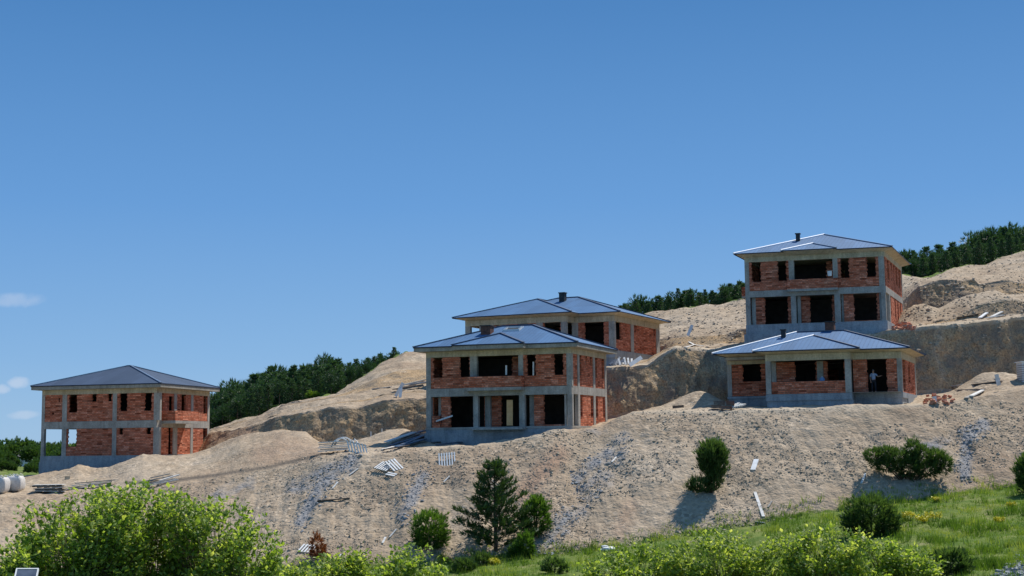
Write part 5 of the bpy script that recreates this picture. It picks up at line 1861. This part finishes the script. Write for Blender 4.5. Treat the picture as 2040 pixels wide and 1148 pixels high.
# pipes standing in the centre house upper floor, bucket etc.
def pipe_at(px, py0, py1, d, r_, mat, label, cat='pipe', name='pipe'):
    a = P(px, py0, d); b_ = P(px, py1, d)
    t = MB(); t.tube([(0, 0, 0), tuple(b_ - a)], [r_, r_], 10)
    o = t.build(name, M[mat], loc=a)
    tag(o, label, cat)


pipe_at(1008.5, 747, 728, 106.4, .07, 'white', 'short white pipe standing on the balcony of the centre house')
pipe_at(1062.5, 748, 721, 105.8, .06, 'wood_white', 'pale post standing in the narrow upper window of the centre house', 'post', 'post')
# bucket in upper house balcony
c = P(1653, 550, 118.0)
r = empty('bucket', c, 'white bucket on the balcony wall of the highest house', 'bucket')
t = MB(); t.tube([(0, 0, 0), (0, 0, .42)], [.17, .2], 12); t.build('pail', M['white'], r)
t = MB(); t.tube([(0, 0, .421), (0, 0, .46)], [.22, .21], 12); t.build('rim', M['wood_grey'], r)
# blue can in the porch
c = P(1638, 757, 105.6) ; c.z = P(1638, 756, 105.6).z
r = empty('blue_drum', c, 'small blue drum behind the porch wall of the bungalow', 'drum')
t = MB(); t.tube([(0, 0, -.5), (0, 0, .02), (0, 0, .1), (0, 0, .17)], [.2, .2, .17, .09], 12); t.build('drum_body', M['blue'], r)
t = MB(); t.tube([(0, 0, .171), (0, 0, .22)], [.06, .05], 10); t.build('cap', M['white'], r)
# sand-coloured sack heap in the left ground-floor bay of the centre house
c = P(885, 838, 107.9); c.z = H2.C.z + .72
o_ = MB(); o_.obox((0, 0, 0), (.62, .1, .2), (-.05, .3, 0), (0, .02, .06))
o_ = o_.build('timber_offcut', M['wood_white'], loc=c); tag(o_, 'pale offcut propped in the left ground-floor bay of the centre house', 'board', 'loose boards on the building site')
bv = o_.modifiers.new('soft', 'BEVEL'); bv.width = .05; bv.segments = 2

# pale cabin at right edge
c = P(2051, 766, 109)
r = empty('site_cabin', c, 'pale ribbed metal site box cut by the right edge', 'site box')
t = MB(); t.box(-.75, .75, -.6, .6, 0, 1.75); t.build('shell', M['paint'], r)
for k in range(9):
    t = MB(); t.box(-.78, .78, -.63, .63, .12 + k * .17, .17 + k * .17); t.build('rib', M['wood_grey'], r)
t = MB(); t.box(-.85, .85, -.7, .7, 1.751, 1.82); t.build('roof', M['white'], r)

# far farmhouse in the valley
c = P(50, 910, 410)
c.z = gz(c.x, c.y)
hw = P(50, 903, 410).z - c.z - 1.0
r = empty('farmhouse', c, 'small far farmhouse with a pale roof among the valley trees at the left', 'house')
t = MB(); t.box(-2.4, 2.4, -2.0, 2.0, -.3, hw)
t.poly([(2.4, -2.0, hw), (2.4, 2.0, hw), (2.4, 0, hw + 1.0)]); t.poly([(-2.4, 2.0, hw), (-2.4, -2.0, hw), (-2.4, 0, hw + 1.0)])
t.build('wall', M['paint'], r)
t = MB()
t.poly([(-2.7, -2.4, hw - .2), (2.7, -2.4, hw - .2), (2.7, 0, hw + 1.1), (-2.7, 0, hw + 1.1)]); t.poly([(2.7, 2.4, hw - .2), (-2.7, 2.4, hw - .2), (-2.7, 0, hw + 1.1), (2.7, 0, hw + 1.1)])
t.build('roof', M['wood_white'], r)
for k in (-1.2, 1.1):
    t = MB(); t.box(k - .4, k + .4, -2.05, -1.97, hw - 1.6, hw - .5); t.build('window', M['pipe'], r)

# solar panel at the bottom left
c = P(52, 1148, 24)
g_ = gz(c.x, c.y)
r = empty('solar_panel', Vector((c.x, c.y, g_)), 'small solar panel on a post in the bottom left corner', 'solar panel')
hh = c.z - g_
t = MB(); t.tube([(0, .1, 0), (0, .1, hh)], [.03, .03], 8); t.build('post', M['paint'], r)
ux = Vector((1, .12, -.02)).normalized(); uy = Vector((-.16, .80, .55)).normalized(); un = ux.cross(uy)
t = MB(); t.obox((0, 0, hh), ux * .17, uy * .17, un * .012); t.build('cell', M['steel'], r)
for (o1, a, b_) in ((uy * .18, ux * .19, uy * .012), (uy * -.18, ux * .19, uy * .012), (ux * .18, ux * .012, uy * .168), (ux * -.18, ux * .012, uy * .168)):
    t = MB(); t.obox(Vector((0, 0, hh)) + o1 + un * .004, a, b_, un * .018); t.build('frame', M['white'], r)


# ------------------------------------------------------------------ person in the bungalow doorway
def skin_obj(name, verts, edges, rad, mat, parent, root=0, sub=1):
    me = bpy.data.meshes.new(name); me.from_pydata(verts, edges, [])
    me.materials.append(M[mat])
    o = bpy.data.objects.new(name, me); COL.objects.link(o); o.parent = parent
    sk = o.modifiers.new('skin', 'SKIN'); sk.use_smooth_shade = True
    if not me.skin_vertices:
        return o
    for i, r_ in enumerate(rad):
        me.skin_vertices[0].data[i].radius = r_ if isinstance(r_, tuple) else (r_, r_)
    me.skin_vertices[0].data[root].use_root = True
    ss = o.modifiers.new('sub', 'SUBSURF'); ss.levels = sub; ss.render_levels = sub
    return o


pc = P(1741, 780, 105.5)
pc.z = H3.C.z + .013
PR = empty('person', pc, 'person in a light blue shirt and dark trousers in the bungalow doorway, arm out', 'person', rz=-.2)
V = [(0, 0, .95), (0, 0, 1.12), (0, .01, 1.32), (0, .01, 1.46), (0, 0, 1.53), (0, -.02, 1.62), (0, -.02, 1.72),
     (-.19, 0, 1.41), (-.25, -.02, 1.13), (-.22, -.16, .92), (-.21, -.22, .84),
     (.19, 0, 1.41), (.33, -.14, 1.22), (.50, -.30, 1.26), (.57, -.34, 1.28),
     (-.10, 0, .90), (-.12, -.02, .50), (-.12, .02, .09), (-.12, -.15, .035),
     (.10, 0, .90), (.13, -.04, .50), (.14, .01, .09), (.15, -.16, .035)]
E = [(0, 1), (1, 2), (2, 3), (3, 4), (4, 5), (5, 6), (3, 7), (7, 8), (8, 9), (9, 10), (3, 11), (11, 12), (12, 13), (13, 14), (0, 15), (15, 16), (16, 17), (17, 18), (0, 19), (19, 20), (20, 21), (21, 22)]
Rr = [(.15, .11), (.14, .10), (.17, .11), (.10, .08), .055, (.075, .09), (.065, .085), .06, .045, .035, .032, .06, .045, .036, .032, .085, .058, .042, .036, .085, .058, .042, .036]
skin_obj('body', V, E, Rr, 'skin', PR)
skin_obj('shirt', [V[0], V[1], V[2], V[3], V[7], (-.235, -.01, 1.2), V[11], (.29, -.10, 1.28)], [(0, 1), (1, 2), (2, 3), (3, 4), (4, 5), (3, 6), (6, 7)],
         [(.175, .135), (.165, .125), (.19, .13), (.11, .09), .08, .065, .08, .065], 'shirt', PR)
skin_obj('trousers', [(0, 0, .98), V[15], V[16], (-.12, .02, .12), V[19], V[20], (.14, .01, .12)], [(0, 1), (1, 2), (2, 3), (0, 4), (4, 5), (5, 6)],
         [(.16, .125), .105, .078, .062, .105, .078, .062], 'trousers', PR)
skin_obj('hair', [(0, .02, 1.66), (0, .01, 1.745), (0, -.03, 1.775)], [(0, 1), (1, 2)], [(.085, .09), (.085, .095), (.06, .07)], 'hair', PR)
for sx, hx in ((-1, V[10]), (1, V[14])):
    hx = Vector(hx)
    dirv = (hx - Vector(V[9] if sx < 0 else V[13])).normalized()
    sd = dirv.cross(Vector((0, 0, 1))).normalized()
    for k in range(4):
        t = MB(); o0 = hx + sd * (k - 1.5) * .019 + dirv * .02
        l_ = (.062, .075, .07, .055)[k]
        t.tube([o0, o0 + dirv * l_ * .6, o0 + dirv * l_ + Vector((0, 0, -.02))], [.009, .009, .007], 6)
        t.build('finger', M['skin'], PR)
    t = MB(); t.tube([hx - sd * .02, hx - sd * .05 + dirv * .02, hx - sd * .055 + dirv * .05], [.011, .010, .008], 6); t.build('thumb', M['skin'], PR)
# face
for sx in (-1, 1):
    t = MB(); t.tube([(sx * .032, -.118, 1.675), (sx * .032, -.104, 1.675)], [.009, .009], 6); t.build('eye', M['trousers'], PR)
    t = MB(); t.tube([(sx * .082, -.03, 1.69), (sx * .088, -.02, 1.665), (sx * .082, -.03, 1.64)], [.008, .012, .007], 5); t.build('ear', M['skin'], PR)
t = MB(); t.tube([(0, -.10, 1.685), (0, -.128, 1.65), (0, -.11, 1.64)], [.008, .014, .010], 6); t.build('nose', M['skin'], PR)
t = MB(); t.tube([(-.022, -.104, 1.615), (.022, -.104, 1.615)], [.006, .006], 5); t.build('mouth', M['clay'], PR)

# dark scrap boards lying in the shade along the foundation of the centre house
random.seed(71)
SH = [(862, 884, 905, 879, 'wood_dark'), (872, 889, 930, 882, 'steel'), (905, 884, 965, 876, 'wood_dark'), (935, 885, 990, 876, 'wood_grey'), (955, 877, 1010, 870, 'wood_dark'), (858, 878, 880, 873, 'wood_grey')]
SL = ['dark board nearest the left corner', 'long blackish sheet in the front', 'dark board at the left middle', 'grey board in the front right', 'dark board furthest right', 'short grey board against the wall']
for i, (a, b_, c_, d_, m_) in enumerate(SH):
    board((a, b_), (c_, d_), random.uniform(.25, .45), .07, m_, SL[i] + ' along the shaded foundation of the centre house', lift=.07 + .03 * (i % 3), group='scrap boards along the centre foundation')
